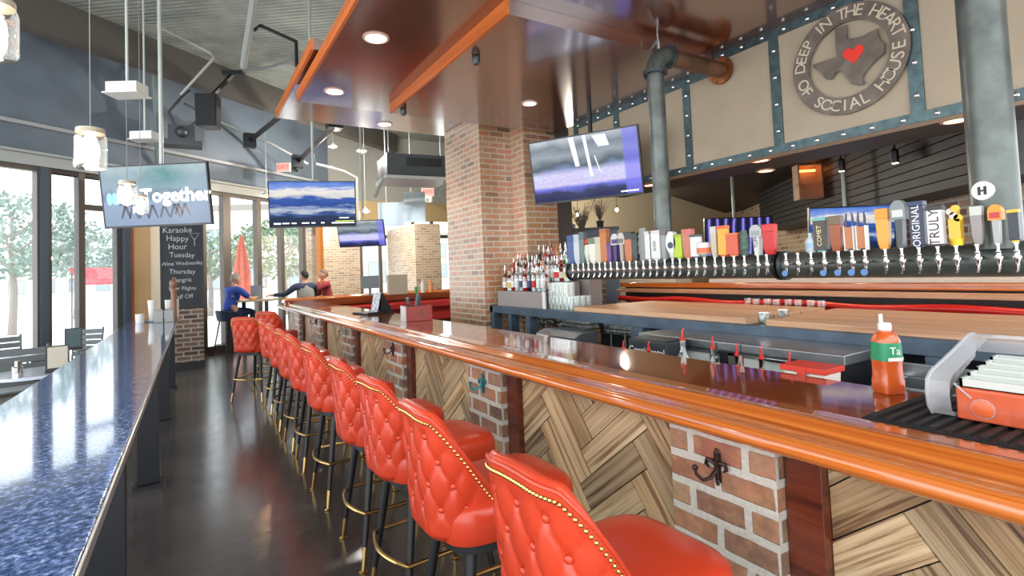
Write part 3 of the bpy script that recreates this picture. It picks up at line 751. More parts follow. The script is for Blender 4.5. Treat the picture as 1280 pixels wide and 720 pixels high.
# glass racks below the beam
for k, (y0, n_) in enumerate(((5.0, 5), (4.2, 7), (3.5, 6))):
    rk = thing('wire_glass_rack', ['wire rack of upturned glasses under the beam beside the brick column', 'wire rack of small glasses over the ice bin', 'wire rack of pale glasses beside the wide beam post'][k], 'rack')
    L_ = n_ * .085; zr = (.972, .972, .96)[k]
    m = MB()
    for zz in (zr, zr + .05):
        for x_ in (3.45, 3.78): m.tube([(x_, y0, zz), (x_, y0 + L_, zz)], .006, 6)
        for y_ in (y0, y0 + L_): m.tube([(3.45, y_, zz), (3.78, y_, zz)], .006, 6)
    for i in range(n_ + 1): m.tube([(3.45, y0 + i * .085, zr), (3.78, y0 + i * .085, zr)], .004, 6)
    for x_ in (3.46, 3.77):
        for y_ in (y0 + .01, y0 + L_ - .01): m.tube([(x_, y_, .33), (x_, y_, zr)], .008, 6)
    obj('wire_frame', m, CHROME, rk)
    for i in range(n_):
        for j in range(2): tum(TUMS, 3.51 + j * .1, y0 + .043 + i * .085, zr + .006, ['clear glass in the wire rack beside the brick column', 'small clear glass in the wire rack over the ice bin', 'clear glass in the wire rack beside the wide beam post'][k], ['glasses in rack by the column', 'glasses in rack over the ice bin', 'glasses in rack by the wide post'][k])

# ================================================================ BEER TAPS
TXc, TZ = 3.31, 1.575
def tower(name_label, y0, y1, pipe_y, pr, ptop, elbow):
    t_ = thing('beer_tap_tower', name_label, 'beer taps', (0, 0, 0))
    m = MB(); m.cyl((TXc, y0, TZ), .084, y1 - y0, 28, 0, 'y'); obj('header_pipe', m, PIPE, t_)
    for y_, s_ in ((y0, -1), (y1, 1)):
        m = MB(); m.lathe([(.094, 0), (.096, .004 * s_), (.096, .024 * s_), (.06, .03 * s_)], 28, (TXc, y_, TZ), 0, 'y'); obj('end_cap', m, BLACK if name_label.startswith('long') else STEEL_DK, t_)
    if not elbow:
        m = MB(); m.cyl((TXc, pipe_y, TZ + .05), pr, ptop - TZ - .05, 28); obj('drop_pipe', m, PIPE, t_)
        m = MB(); m.lathe([(.045, -.012), (.045, .003), (.001, .0035)], 28, (0, 0, 0), 0, 'x'); o = obj('sticker', m, WHITE, t_, loc=(TXc - .977 * pr, pipe_y + .196 * pr, 1.905), rot=(0, 0, R(168.7)), label='round white sticker')
        m = MB(); m.box(.0036, .0046, -.018, -.006, -.02, .02); m.box(.0036, .0046, .006, .018, -.02, .02); m.box(.0036, .0046, -.006, .006, -.004, .004); obj('printed_mark', m, BLACK, o)
        return t_
    m = MB(); m.cyl((TXc, pipe_y, TZ + .05), pr, ptop - TZ - .05, 28); obj('drop_pipe', m, PIPE, t_)
    m = MB(); m.lathe([(pr, 0), (pr + .03, .0), (pr + .03, .012), (pr + .03, .03), (pr, .03)], 24, (TXc, pipe_y, ptop - .02)); 
    for i in range(10): a_ = 2 * PI * i / 10; m.sphere((TXc + (pr + .02) * math.cos(a_), pipe_y + (pr + .02) * math.sin(a_), ptop - .026), .009, 6, 4); m.sphere((TXc + (pr + .02) * math.cos(a_), pipe_y + (pr + .02) * math.sin(a_), ptop + .016), .009, 6, 4)
    obj('pipe_flange', m, STEEL_DK, t_)
    er = .15; pts = [(TXc + er - er * math.cos(a_), pipe_y, ptop + .01 + er * math.sin(a_)) for a_ in [PI / 2 * i / 10 for i in range(11)]]
    m = MB(); m.tube(pts, pr * 1.06, 24); obj('elbow', m, PIPE, t_, ang=60)
    zc = ptop + .01 + er
    m = MB(); m.lathe([(pr, -.0), (pr + .032, 0), (pr + .032, .03), (pr, .03)], 24, (TXc + er, pipe_y, zc), 0, 'x')
    for i in range(10): a_ = 2 * PI * i / 10; m.sphere((TXc + er - .006, pipe_y + (pr + .02) * math.cos(a_), zc + (pr + .02) * math.sin(a_)), .009, 6, 4)
    obj('pipe_flange', m, STEEL_DK, t_)
    m = MB(); m.cyl((TXc + er, pipe_y, zc), pr, XB - TXc - er - .015, 24, 0, 'x'); obj('branch_pipe', m, mat('rusty_pipe', (112, 84, 66), .4, .6, nscale=6, namt=.45), t_)
    m = MB(); m.lathe([(pr, 0), (pr + .055, 0), (pr + .055, .03), (pr, .03)], 28, (XB - .045, pipe_y, zc), 0, 'x')
    for i in range(10): a_ = 2 * PI * i / 10; m.cyl((XB - .056, pipe_y + (pr + .032) * math.cos(a_), zc + (pr + .032) * math.sin(a_)), .01, .012, 8, 0, 'x')
    obj('wall_flange', m, COPPER, t_)
    m = MB(); m.tube([(TXc + .06, pipe_y, zc + .02), (TXc + .05, pipe_y, zc + .13), (TXc + .02, pipe_y, zc + .1), (TXc - .05, pipe_y, zc + .02)], .012, 8); m.tube([(TXc + .05, pipe_y, zc + .11), (TXc + .05, pipe_y, 3.56)], .006, 6); obj('hanger', m, STEEL, t_)
    return t_
LT = tower('long left bank of beer taps on an iron pipe hung below an elbowed pipe', 2.03, 4.20, 3.0, .070, 3.21, True)
RT = tower('bank of beer taps on an iron pipe below the straight pipe', -.33, 1.965, .917, .093, 3.548, False)
def faucet_mesh():
    m = MB(); m.lathe([(.018, 0), (.018, .01), (.011, .012), (.011, .05), (.014, .055), (.014, .075)], 10, (-.075, 0, 0), 0, 'x')
    m.lathe([(.0085, -.075), (.0095, -.06), (.009, -.03), (.014, -.02), (.015, .012), (.012, .03), (.015, .036), (.015, .046), (.009, .05)], 10, (-.078, 0, 0))
    m.tube([(-.078, 0, -.05), (-.09, 0, -.085), (-.098, 0, -.1)], [.009, .008, .0075], 8)
    m.lathe([(.008, .048), (.010, .085), (.013, .088), (.013, .10)], 10, (-.078, 0, 0)); m.v = [Vector((-.075 + (q.x + .075) * .8, q.y * .85, q.z * .66)) for q in m.v]; return m.mesh('faucet', CHROME)
FA = faucet_mesh()
PX = TXc - .084 + .008
def handle(kind, h, w, d, cols):
    """tap handle standing from z = 0; mats per slot"""
    m = MB()
    if kind == 'paddle':      # tapered board
        rings = []
        for z, k in ((0, .55), (.02, .72), (h * .2, .82), (h * .75, .96), (h * .97, 1), (h, .93)):
            rings.append([(x_ * d / 2 * k, y_ * w / 2 * k, z) for x_, y_ in ((-1, -1), (-1, 1), (1, 1), (1, -1))])
        m.loft(rings[:4], 0); m.loft(rings[3:], 1)
    elif kind == 'box':
        m.box(-d / 2, d / 2, -w / 2, w / 2, .012, h * .9, 0); m.box(-d / 2 - .003, d / 2 + .003, -w / 2 - .003, w / 2 + .003, h * .9, h, 1); m.box(-d * .3, d * .3, -w * .3, w * .3, 0, .012, 1)
    elif kind == 'round':     # turned handle with knob
        m.lathe([(.008, 0), (w * .3, .03), (w * .42, h * .4), (w * .36, h * .66), (w * .3, h * .72)], 12, mi=0); m.sphere((0, 0, h * .84), h * .15, 12, 8, (.7, w / h * 3, 1), 1)
    elif kind == 'oval':
        m.lathe([(.008, 0), (w * .25, .02), (w * .3, h * .25)], 10, mi=0)
        pts = [(math.cos(a_) * w / 2, h * .6 + math.sin(a_) * h * .4) for a_ in [2 * PI * i / 18 for i in range(18)]]; m.prism(pts, -d / 2, d / 2, 'x', 0)
        m.lathe([(w * .26, 0), (w * .26, .006)], 12, (-d / 2 - .005, 0, h * .5), 1, 'x')
    elif kind == 'prong':     # two-pronged fork over a brick-coloured board
        m.box(-d / 2, d / 2, -w / 2, w / 2, .01, h * .62, 0); m.box(-d / 2 - .004, d / 2 + .004, -w / 2 - .005, -w / 2, 0, h * .64, 1); m.box(-d / 2 - .004, d / 2 + .004, w / 2, w / 2 + .005, 0, h * .64, 1)
        for s_ in (-1, 1): m.tube([(0, s_ * w * .33, h * .6), (0, s_ * w * .42, h * .82), (0, s_ * w * .34, h)], [.006, .007, .004], 6, 2)
    elif kind == 'mug':
        m.lathe([(.008, 0), (w * .25, .015), (w * .5, .03), (w * .5, h * .9), (w * .42, h)], 14, mi=0); m.lathe([(w * .505, h * .3), (w * .505, h * .65)], 14, mi=1, cap=False)
    elif kind == 'badge':
        rings = []
        for z, k in ((0, .34), (h * .2, .42), (h * .6, .5)): rings.append([(x_ * d / 2, y_ * w / 2 * k, z) for x_, y_ in ((-1, -1), (-1, 1), (1, 1), (1, -1))])
        m.loft(rings, 0)
        pts = [(-w / 2, h * .6), (-w / 2, h * .84), (-w * .4, h * .93), (-w * .15, h), (w * .15, h), (w * .4, h * .93), (w / 2, h * .84), (w / 2, h * .6)]; m.prism(pts, -d / 2 - .004, d / 2 + .004, 'x', 1)
        m.box(-d / 2 - .007, -d / 2 - .004, -w * .36, w * .36, h * .65, h * .8, 2)
    elif kind == 'sculpt':    # lumpy figure-like carving
        rg = random.Random(int(h * 1e4)); rings = []
        for i in range(13):
            z = h * i / 12; k = .5 + .5 * math.sin(PI * (.12 + .8 * i / 12)) * (1 + .28 * math.sin(i * 2.2))
            rings.append([(d / 2 * k * math.cos(2 * PI * j / 10) * (1 + rg.uniform(-.12, .12)), w / 2 * k * math.sin(2 * PI * j / 10) * (1 + rg.uniform(-.12, .12)), z) for j in range(10)])
        m.loft(rings, 0)
    elif kind == 'foam':      # beer glass with foam discs on top
        m.lathe([(w * .4, 0), (w * .45, h * .16)], 10, mi=1); m.box(-d / 2, d / 2, -w * .38, w * .38, h * .16, h * .62, 0)
        for (yy, zz, rr, q) in ((-w * .15, .86, .3, 0), (w * .22, .8, .28, 2), (0, .7, .3, 2), (-w * .28, .64, .3, 1)): m.lathe([(w * rr, 0), (w * rr, .012)], 12, (-d / 2 - .004 + (.004 if q else 0), yy, h * zz), q, 'x'); m.box(-.01, .006, yy - w * .15, yy + w * .15, h * .6, h * zz)
    elif kind == 'bottle':
        m.lathe([(w * .35, 0), (w * .5, .012), (w * .5, h * .6), (w * .2, h * .8), (w * .2, h)], 12, mi=0); m.lathe([(w * .51, h * .2), (w * .51, h * .5)], 12, mi=1, cap=False)
    return m
hm = lambda c: mat('tap_%d_%d_%d' % c, c, .38)
def put_taps(tw, lst, px_faucets, plane):
    hs = {}
    for px in px_faucets:
        y = at(px, 325, 'x', plane).y; fa = obj('faucet', FA, None, tw, loc=(PX, y, TZ + .01))
        if px in (991, 1039, 1057, 1074, 1090): mb_ = MB(); mb_.lathe([(.018, 0), (.018, .004)], 14, (-.102, 0, -.058), 0, 'x'); obj('blue_tag', mb_, hm((84, 130, 190)), fa)
        best = min(lst, key=lambda q: abs(q[0] - px))
        if abs(best[0] - px) < 5 and best[0] not in hs: hs[best[0]] = (fa, y)
    for q in lst:
        px, ty, wpx, kind, cols, lab = q[:6]; txt = q[6] if len(q) > 6 else None
        fa, y = hs.get(q[0], (None, None))
        if fa is None: continue
        zt_ = at(px, ty, 'x', plane).z; h = max(.1, zt_ - (TZ + .075)); dd = abs(at(px - wpx / 2, ty, 'x', plane).y - at(px + wpx / 2, ty, 'x', plane).y) * 1.12
        hnd = obj('tap_handle', handle(kind, h, dd, min(.045, dd * .75), cols), [hm(c) for c in cols], fa, loc=(-.078, at(px, ty + 20, 'x', plane).y - y, .064), bevel=.002 if kind in ('paddle', 'box') else 0, label=lab, ang=45)
        if txt:
            s_, sz, tc = txt; mt = MB(); mt.text(s_, sz, MX((-min(.045, dd * .75) / 2 - .0015, 0, h * .47), (0, 0, 1), (0, 1, 0)), .001, sx=1)
            obj('lettering', mt, hm(tc), hnd)
LTAPS = [
 (723, 294, 8, 'paddle', [(64, 92, 150), (54, 80, 136)], 'blue tap handle'), (730, 293, 7, 'paddle', [(196, 204, 208), (180, 190, 198)], 'silver tap handle'),
 (736.5, 290, 6, 'paddle', [(110, 126, 126), (90, 104, 106)], 'slate tap handle'), (743, 297, 7, 'round', [(206, 216, 200), (196, 66, 46)], 'pale green tap handle with a red ball'),
 (750, 297, 8, 'paddle', [(226, 226, 216), (104, 128, 108)], 'white and grey green tap handle'), (757, 296, 9, 'paddle', [(206, 196, 168), (196, 186, 160)], 'cream tap handle'),
 (764, 286, 7, 'box', [(190, 112, 52), (176, 100, 46)], 'tall orange wood tap handle'), (771, 303, 6, 'paddle', [(112, 74, 132), (100, 64, 120)], 'purple tap handle'),
 (779, 292, 8, 'badge', [(54, 44, 104), (200, 200, 200), (70, 60, 110)], 'navy tap handle with silver badge'), (787, 291, 8, 'badge', [(176, 160, 152), (196, 190, 184), (120, 110, 106)], 'taupe tap handle'),
 (795, 290, 9, 'paddle', [(196, 118, 76), (60, 60, 62)], 'copper and black tap handle'), (803, 291, 7, 'paddle', [(60, 70, 68), (44, 50, 50)], 'dark tap handle'),
 (812, 285, 11, 'sculpt', [(136, 142, 138)], 'lumpy grey carved tap handle'), (820.6, 289, 7, 'box', [(222, 222, 226), (206, 206, 210)], 'tall white tap handle'),
 (829, 288, 11, 'box', [(220, 222, 220), (212, 204, 200)], 'broad white tap handle with dark letters', ('OOD', .034, (40, 44, 48))), (839, 284, 6, 'paddle', [(150, 156, 158), (110, 104, 104)], 'thin grey tap handle'),
 (849, 289, 11, 'oval', [(222, 226, 226), (48, 62, 96)], 'white oval tap handle with a dark disc'), (858, 293, 9, 'box', [(176, 206, 40), (150, 178, 40)], 'lime green tap handle'),
 (869, 286, 11, 'paddle', [(196, 122, 104), (200, 110, 104)], 'salmon pink tap handle'), (879, 293, 9, 'box', [(224, 230, 230), (70, 84, 90)], 'white tap handle with slate cap'),
 (889, 303, 13, 'mug', [(226, 224, 220), (220, 110, 60)], 'white mug-shaped tap handle'), (902, 283, 7, 'paddle', [(196, 186, 160), (200, 196, 188)], 'cream grey tap handle'),
 (913, 282, 9, 'box', [(226, 170, 60), (238, 104, 44)], 'yellow and orange tap handle'), (926, 291, 13, 'box', [(212, 90, 60), (222, 122, 70)], 'square orange tap handle'),
 (939, 288, 11, 'sculpt', [(66, 92, 86)], 'dark green carved tap handle with horn'), (956, 281, 13, 'badge', [(208, 210, 206), (176, 180, 178), (150, 154, 154)], 'white tap handle with dark lettering', ('TUFFS', .034, (34, 36, 40))),
 (971, 280, 14, 'paddle', [(200, 40, 40), (206, 44, 44)], 'bright red tap handle')]
put_taps(LT, LTAPS, [723, 730, 736.5, 743, 750, 757, 764, 771, 779, 787, 795, 803, 812, 820.6, 829, 839, 849, 858, 869, 879, 889, 902, 913, 926, 939, 956, 967], 3.23)
RTAPS = [
 (1022.5, 291, 12, 'bottle', [(190, 204, 212), (150, 180, 200)], 'small silver blue tap handle'), (1035, 272, 14, 'box', [(66, 56, 50), (112, 172, 164)], 'dark tap handle with teal top', ('COMET', .036, (226, 216, 160))),
 (1054, 270, 14, 'paddle', [(156, 84, 48), (110, 90, 66)], 'reddish wood tap handle'), (1070.5, 266, 9, 'prong', [(186, 116, 70), (226, 226, 220), (66, 70, 96)], 'forked tap handle with brick panel'),
 (1085.5, 265, 9, 'prong', [(186, 116, 70), (226, 226, 220), (66, 70, 96)], 'forked tap handle with brick panel'), (1112.5, 261, 15, 'paddle', [(226, 166, 70), (232, 150, 40)], 'yellow and orange tap handle'),
 (1133, 251, 17, 'badge', [(70, 76, 78), (128, 136, 136), (206, 206, 200)], 'grey badge tap handle'), (1155, 252, 16, 'box', [(36, 48, 74), (30, 52, 90)], 'navy blue tap handle', ('ORIGINAL', .047, (230, 232, 234))),
 (1178, 258, 17, 'box', [(232, 232, 230), (40, 40, 44)], 'white tap handle', ('TRULY', .06, (60, 30, 34))), (1202, 254, 17, 'foam', [(232, 186, 60), (240, 196, 30), (206, 196, 176)], 'yellow tap handle with foam discs'),
 (1229, 258, 14, 'paddle', [(150, 146, 144), (196, 200, 190)], 'grey tap handle with pale sign'), (1253, 256, 16, 'badge', [(170, 172, 170), (236, 150, 40), (190, 50, 60)], 'tap handle with orange badge'),
 (1275, 262, 12, 'box', [(50, 54, 64), (226, 186, 60)], 'dark and yellow tap handle')]
put_taps(RT, RTAPS, [991, 1006, 1022.5, 1039, 1057, 1074, 1090, 1115.5, 1136, 1157.5, 1181, 1204, 1230, 1256, 1279], 3.23)
# ================================================================ SEAL ON THE BULKHEAD
sc_ = Vector((XB - .02, 1.93, 3.08)); SR = .405
seal = thing('wall_seal', 'round dark metal seal with Texas outline and red heart on the cream bulkhead', 'sign', sc_)
SEALM = mat('seal_steel', (112, 102, 94), .5, .35, nscale=9, namt=.3)
m = MB(); n = 64; rg = []
for r_, x_ in ((SR, 0), (SR, -.012), (SR * .69, -.012), (SR * .69, 0)): rg.append([(x_, r_ * math.cos(2 * PI * i / n), r_ * math.sin(2 * PI * i / n)) for i in range(n)])
m.loft(rg + [rg[0]], 0, True, False); obj('ring', m, SEALM, seal)
# Texas silhouette (u to the reader's right, v up), unit box
TEX = [(-.28, .62), (-.02, .62), (-.02, .28), (.12, .24), (.3, .22), (.46, .25), (.60, .26), (.63, .02), (.72, -.14), (.70, -.33), (.52, -.43), (.36, -.56), (.24, -.70), (.26, -.88), (.12, -.86), (.0, -.78), (-.10, -.58), (-.2, -.42), (-.32, -.40), (-.42, -.55), (-.54, -.50), (-.64, -.32), (-.82, -.10), (-.84, -.04), (-.28, -.04)]
k = SR * .79
m = MB(); m.prism([(-u * k - .02, v * k + .06) for u, v in TEX], -.012, .0, 'x'); obj('state_shape', m, SEALM, seal)
HT = [(.16 * math.sin(a) ** 3, .01 * (13 * math.cos(a) - 5 * math.cos(2 * a) - 2 * math.cos(3 * a) - math.cos(4 * a))) for a in [2 * PI * i / 30 for i in range(30)]]
m = MB(); m.prism([(-(u * .45 + .05), v * .45 + .02) for u, v in HT], -.018, -.0125, 'x'); obj('heart', m, mat('heart_red', (230, 52, 36), .4), seal)
LR = SR * .845
def ring_text(s_, a0, a1, bottom=False):
    m = MB()
    for i, ch in enumerate(s_ + ' '):
        if ch == ' ':
            if m.v: obj('lettering', m, mat('seal_letters', (206, 194, 168), .6), seal)
            m = MB(); continue
        a = R(a0 + (a1 - a0) * i / (len(s_) - 1))
        u, v = LR * math.cos(a), LR * math.sin(a); rl = (a - PI / 2) if not bottom else (a + PI / 2)
        m.text(ch, .118, MX((-.0125, -u, v), (0, -math.cos(rl), math.sin(rl)), (0, math.sin(rl), math.cos(rl))), .002)
ring_text('DEEP IN THE HEART', 172, 12); ring_text('OF SOCIAL HOUSE', 196, 356, True)

# ================================================================ TELEVISIONS
BEZ = mat('tv_bezel', (22, 24, 30), .35)
def screen(name, fn, strength=.8):
    t = NT(name); uv = t.n('TexCoord').outputs['UV']; c = fn(t, uv)
    t.set(Base_Color=(.01, .01, .012, 1), Roughness=.5, Specular_IOR_Level=.15, Emission_Color=c, Emission_Strength=strength); return t.m
def UVS(t, uv): s_ = t.n('SeparateXYZ', {'Vector': uv}); return s_.outputs[0], s_.outputs[1]
def map_(t, uv, sx, sy): return t.n('Mapping', {'Vector': uv, 'Scale': (sx, sy, 1)}).outputs[0]
def scr_sky(t, uv):
    u, v = UVS(t, uv); nz = t.noise(map_(t, uv, 2.2, 7), 1.6, 6, .6); d = t.math('ADD', v, t.math('MULTIPLY', t.math('SUBTRACT', nz, .5), .42))
    return t.ramp(d, [(.0, (16, 24, 40)), (.2, (24, 44, 82)), (.27, (56, 88, 150)), (.34, (190, 196, 204)), (.42, (120, 140, 180)), (.47, (32, 66, 140)), (.62, (48, 88, 168)), (.68, (206, 206, 206)), (.8, (230, 224, 214)), (.88, (120, 150, 214)), (1, (70, 110, 196))])
def scr_street(t, uv):
    u, v = UVS(t, uv); nz = t.noise(map_(t, uv, 7, 4), 1.5, 5, .6)
    c = t.ramp(t.math('ADD', v, t.math('MULTIPLY', t.math('SUBTRACT', nz, .5), .5)), [(0, (140, 158, 184)), (.38, (148, 168, 192)), (.5, (120, 140, 160)), (.62, (150, 172, 186)), (.8, (146, 170, 182)), (1, (168, 188, 192))])
    g = t.math('MULTIPLY', t.ramp(t.n('VectorMath', {0: uv, 1: (.58, .82, 0)}, operation='DISTANCE').outputs['Value'], [(.08, (255, 255, 255)), (.3, (0, 0, 0))]), t.noise(map_(t, uv, 9, 6), 1, 3))
    return t.mix(g, c, srgb((30, 130, 120)))
def scr_arena(t, uv):
    u, v = UVS(t, uv); nz = t.noise(map_(t, uv, 46, 30), 1.5, 4, .7, out='Color'); big = t.noise(map_(t, uv, 3, 2.4), 1.2, 3)
    base = t.ramp(t.math('ADD', v, t.math('MULTIPLY', t.math('SUBTRACT', big, .5), .35)), [(0, (24, 30, 78)), (.12, (50, 56, 92)), (.2, (110, 116, 220)), (.26, (70, 70, 140)), (.45, (120, 140, 180)), (.56, (80, 94, 104)), (.72, (150, 160, 168)), (.86, (120, 130, 140)), (1, (184, 192, 200))])
    crowd = t.mix(1.0, nz, (1.5, 1.4, 2.0, 1), 'MULTIPLY'); cf = t.ramp(v, [(.2, (0, 0, 0)), (.25, (255, 255, 255)), (.42, (255, 255, 255)), (.52, (0, 0, 0))])
    c = t.mix(t.math('MULTIPLY', cf, .75), base, crowd)
    bar_ = t.ramp(u, [(.86, (0, 0, 0)), (.88, (255, 255, 255))]); return t.mix(t.math('MULTIPLY', bar_, .7), c, srgb((120, 120, 230)))
SKY = screen('screen_sky', scr_sky); STREET = screen('screen_street', scr_street); ARENA = screen('screen_arena', scr_arena)
def scr_navy(t, uv):
    w_ = t.n('TexWave', {'Vector': map_(t, uv, 5, 2), 'Scale': .5, 'Distortion': 2.0, 'Detail': 1.0}).outputs['Fac']
    return t.ramp(w_, [(.0, (20, 22, 48)), (.6, (40, 44, 86)), (.85, (90, 80, 170)), (1, (150, 140, 220))])
NAVY = screen('screen_navy', scr_navy)
LIT = mat('screen_white', (236, 240, 250), .5, emit=.9); LITB = mat('screen_blue', (110, 150, 240), .5, emit=.8); LITD = mat('screen_dark', (50, 54, 70), .5, emit=.25); LITY = mat('screen_lime', (190, 214, 70), .5, emit=.8)
POLE = mat('pale_pole', (176, 182, 178), .4, .3)
def tv(label, x, y, z, yaw, pitch, scr, W=1.22, pole_to=None, wall=None):
    H = W * 9 / 16; r = thing('television', label, 'television', (x, y, z), yaw)
    b = W * .012; P = Matrix.Rotation(pitch, 4, 'X')
    m = MB(); m.T = P; m.box(-W / 2, W / 2, .0, .035, -H / 2, H / 2); m.box(-W / 2, W / 2, -.006, 0, -H / 2, -H / 2 + b * 1.5); m.box(-W / 2, W / 2, -.006, 0, H / 2 - b, H / 2); m.box(-W / 2, -W / 2 + b, -.006, 0, -H / 2 + b * 1.5, H / 2 - b); m.box(W / 2 - b, W / 2, -.006, 0, -H / 2 + b * 1.5, H / 2 - b)
    m.box(-W * .25, W * .25, .035, .065, -H * .35, H * .25); obj('case', m, BEZ, r)
    q = MB(); vs = [(-W / 2 + b, -.001, -H / 2 + b * 1.5), (W / 2 - b, -.001, -H / 2 + b * 1.5), (W / 2 - b, -.001, H / 2 - b), (-W / 2 + b, -.001, H / 2 - b)]
    q.T = P; q.add(vs, [(0, 1, 2, 3)], 0, [[(0, 0), (1, 0), (1, 1), (0, 1)]]); so = obj('screen', q, scr, r)
    m = MB()
    m.T = Matrix()
    if pole_to: m.tube([(0, .10, -.1), (0, .10, pole_to - z)], .022, 12); m.box(-.12, .12, .05, .13, -.12, .1); m.box(-.09, .09, .02, .18, pole_to - z - .012, pole_to - z)
    obj('mount', m, POLE if pole_to else BLACK, r) if pole_to else None
    return r, so, P
def tvtext(so, P, body, size, u, v, W, matl, nm='caption', bold=0):
    H = W * 9 / 16; m = MB(); M4 = P @ MX((u * W / 2, -.004, v * H / 2), (1, 0, 0), (0, 0, 1)); m.text(body, size, M4, .0005, bold=bold); obj(nm, m, matl, so)
r, so, P = tv('hanging television showing the word Together over people walking', -.332, 6.934, 2.594, -.583, .126, STREET, pole_to=5.95)
tvtext(so, P, 'Together', .21, .38, -.02, 1.22, LIT, bold=.006)
m = MB()
rg_ = random.Random(5)
for i, u in enumerate((-.48, -.36, -.2, -.06, .12, .28, .34, .44)):      # walking figures under the word
    M4 = P @ MX((u * .61 * 1.2, -.002, -.12), (1, 0, 0), (0, 0, 1)); s_ = rg_.uniform(.8, 1.1)
    for a, b_ in ((-.05, -.12), (.05, -.12)):
        vs = [M4 @ Vector(p) for p in ((-.016, .02, 0), (.016, .02, 0), (a * s_ + .01, b_ * s_, 0), (a * s_ - .01, b_ * s_, 0))]; m.add(vs, [(0, 1, 2, 3)])
obj('picture_figures', m, LITD, so, smooth=False)
m = MB(); M4 = P @ MX((-.46, -.002, -.02), (1, 0, 0), (0, 0, 1))
for dx in (-.06, 0, .07, .13): m.add([M4 @ Vector((dx + .035 * math.cos(a), .07 * math.sin(a), 0)) for a in [2 * PI * i / 12 for i in range(12)]], [tuple(range(12))])
obj('picture_shirts', m, LITB, so, smooth=False)
r, so, P = tv('hanging television showing a cloudy blue sky with a white ticker', 1.545, 8.098, 2.705, -.302, .093, SKY, pole_to=5.95)
m = MB(); H = 1.22 * 9 / 16
for a, b_, c_, d_ in ((-.90, -.74, -.86, -.79), (-.71, -.55, -.84, -.79), (-.5, -.39, -.84, -.79), (-.27, -.1, -.83, -.78), (-.05, .04, -.83, -.78), (.17, .25, -.83, -.78), (.42, .95, -.84, -.79), (.6, .82, -.62, -.58)):
    m.add([P @ Vector((x_ * .61, -.003, z_ * H / 2)) for x_, z_ in ((a, c_), (b_, c_), (b_, d_), (a, d_))], [(0, 1, 2, 3)])
obj('ticker', m, LIT, so, smooth=False)
m = MB(); m.add([P @ Vector((x_ * .61, -.003, z_ * H / 2)) for x_, z_ in ((.5, -.75), (.95, -.75), (.95, -.72), (.5, -.72))], [(0, 1, 2, 3)]); obj('ticker_line', m, LITY, so, smooth=False)
r, so, P = tv('large television beside the brick column showing a violet arena crowd', 3.505, 4.215, 2.658, -1.073, .174, ARENA)
m = MB(); m.tube([(0, .07, 0), (.0, .25, .1), (.0, .25, .779)], .025, 10); m.box(-.14, .14, .02, .1, -.12, .12); obj('mount', m, BLACK, r)
m = MB(); H = 1.22 * 9 / 16
for a, b_ in ((.62, .68), (.69, .74), (.75, .82), (.83, .92)): m.add([P @ Vector((x_ * .61, -.003, z_ * H / 2)) for x_, z_ in ((a, -.88), (b_, -.88), (b_, -.84), (a, -.84))], [(0, 1, 2, 3)])
obj('caption', m, LIT, so, smooth=False)
m = MB(); H = 1.22 * 9 / 16
for u, v0, v1, w_ in ((-.18, .05, .95, .05), (.06, -.3, .95, .03), (.32, .55, .9, .12), (.22, -.2, .3, .01)):
    m.add([P @ Vector((x_ * .61, -.003, z_ * H / 2)) for x_, z_ in ((u - w_, v1), (u + w_, v1), (u + w_ * .8 + .08, v0), (u - w_ * .8 + .08, v0))], [(0, 1, 2, 3)])
obj('picture_beams', m, mat('screen_beam', (200, 210, 230), .5, emit=.5), so, smooth=False)
r, so, P = tv('small far television tilted down beyond the bar end showing a bright picture', 3.05, 11.0, 2.50, -.62, .3, ARENA, 1.0, pole_to=5.95)
f = .76; E3 = lambda x, y, z: (x * f, y * f, 1.62 + (z - 1.62) * f)
tv('television behind the tap handles under the dark slatted hood showing blue clouds', *E3(8.307, 3.928, 2.002), -.6, .097, SKY, .94, pole_to=2.9)
f = .84
tv('television behind the red tap handle on the brick wall showing violet lights', *E3(8.094, 5.658, 2.031), -.525, .12, NAVY, 1.0, pole_to=2.9)

# ================================================================ JAR PENDANTS
BULB = mat('warm_bulb', (255, 244, 220), .4, emit=9, ecol=(255, 240, 214))
def jar(label, x, y, z, s, top):
    r = thing('jar_pendant', label, 'pendant lamp', (x, y, z), 0, None)
    m = MB(); m.lathe([(.0, -.115), (.068, -.115), (.078, -.105), (.08, -.09), (.08, .06), (.075, .078), (.064, .09), (.064, .115)], 24, cap=False); m.v = [q * s for q in m.v]; obj('glass_jar', m, glass_mat('jar_glass', (255, 255, 250), .14), r)
    m = MB(); m.lathe([(.068, .09), (.07, .092), (.068, .098), (.07, .102), (.068, .108), (.07, .112), (.068, .12), (.02, .124), (.018, .13)], 24); m.v = [q * s for q in m.v]; obj('lid', m, mat('jar_lid', (206, 196, 176), .35, .5), r)
    m = MB(); m.lathe([(.0, -.06), (.03, -.05), (.045, -.015), (.04, .03), (.02, .055), (.016, .088)], 16); m.v = [q * s for q in m.v]; obj('bulb', m, BULB, r)
    m = MB(); m.tube([(0, 0, .128 * s), (0, 0, top - z)], .003, 6); m.cyl((0, 0, top - z - .02), .05, .02, 12); obj('cord', m, mat('cord_grey', (130, 130, 124), .5), r)
    L = bpy.data.lights.new('pendant_light', 'POINT'); L.energy = 10; L.color = (1, .86, .68); L.shadow_soft_size = .05 * s
    lo = bpy.data.objects.new('pendant_light', L); COL.objects.link(lo); lo.parent = r; lo.location = (0, 0, -.09 * s)
jar('lit jar pendant in front of the hanging Together television, lower of the two small ones', -.44, 6.55, 2.44, .86, 5.95)
jar('lit jar pendant over the drink rail, upper of the two before the Together television', -.48, 5.70, 2.43, .92, 5.95)
jar('large lit jar pendant against the slate wall over the glazed doors', -.52, 4.04, 2.46, 1.05, 5.95)
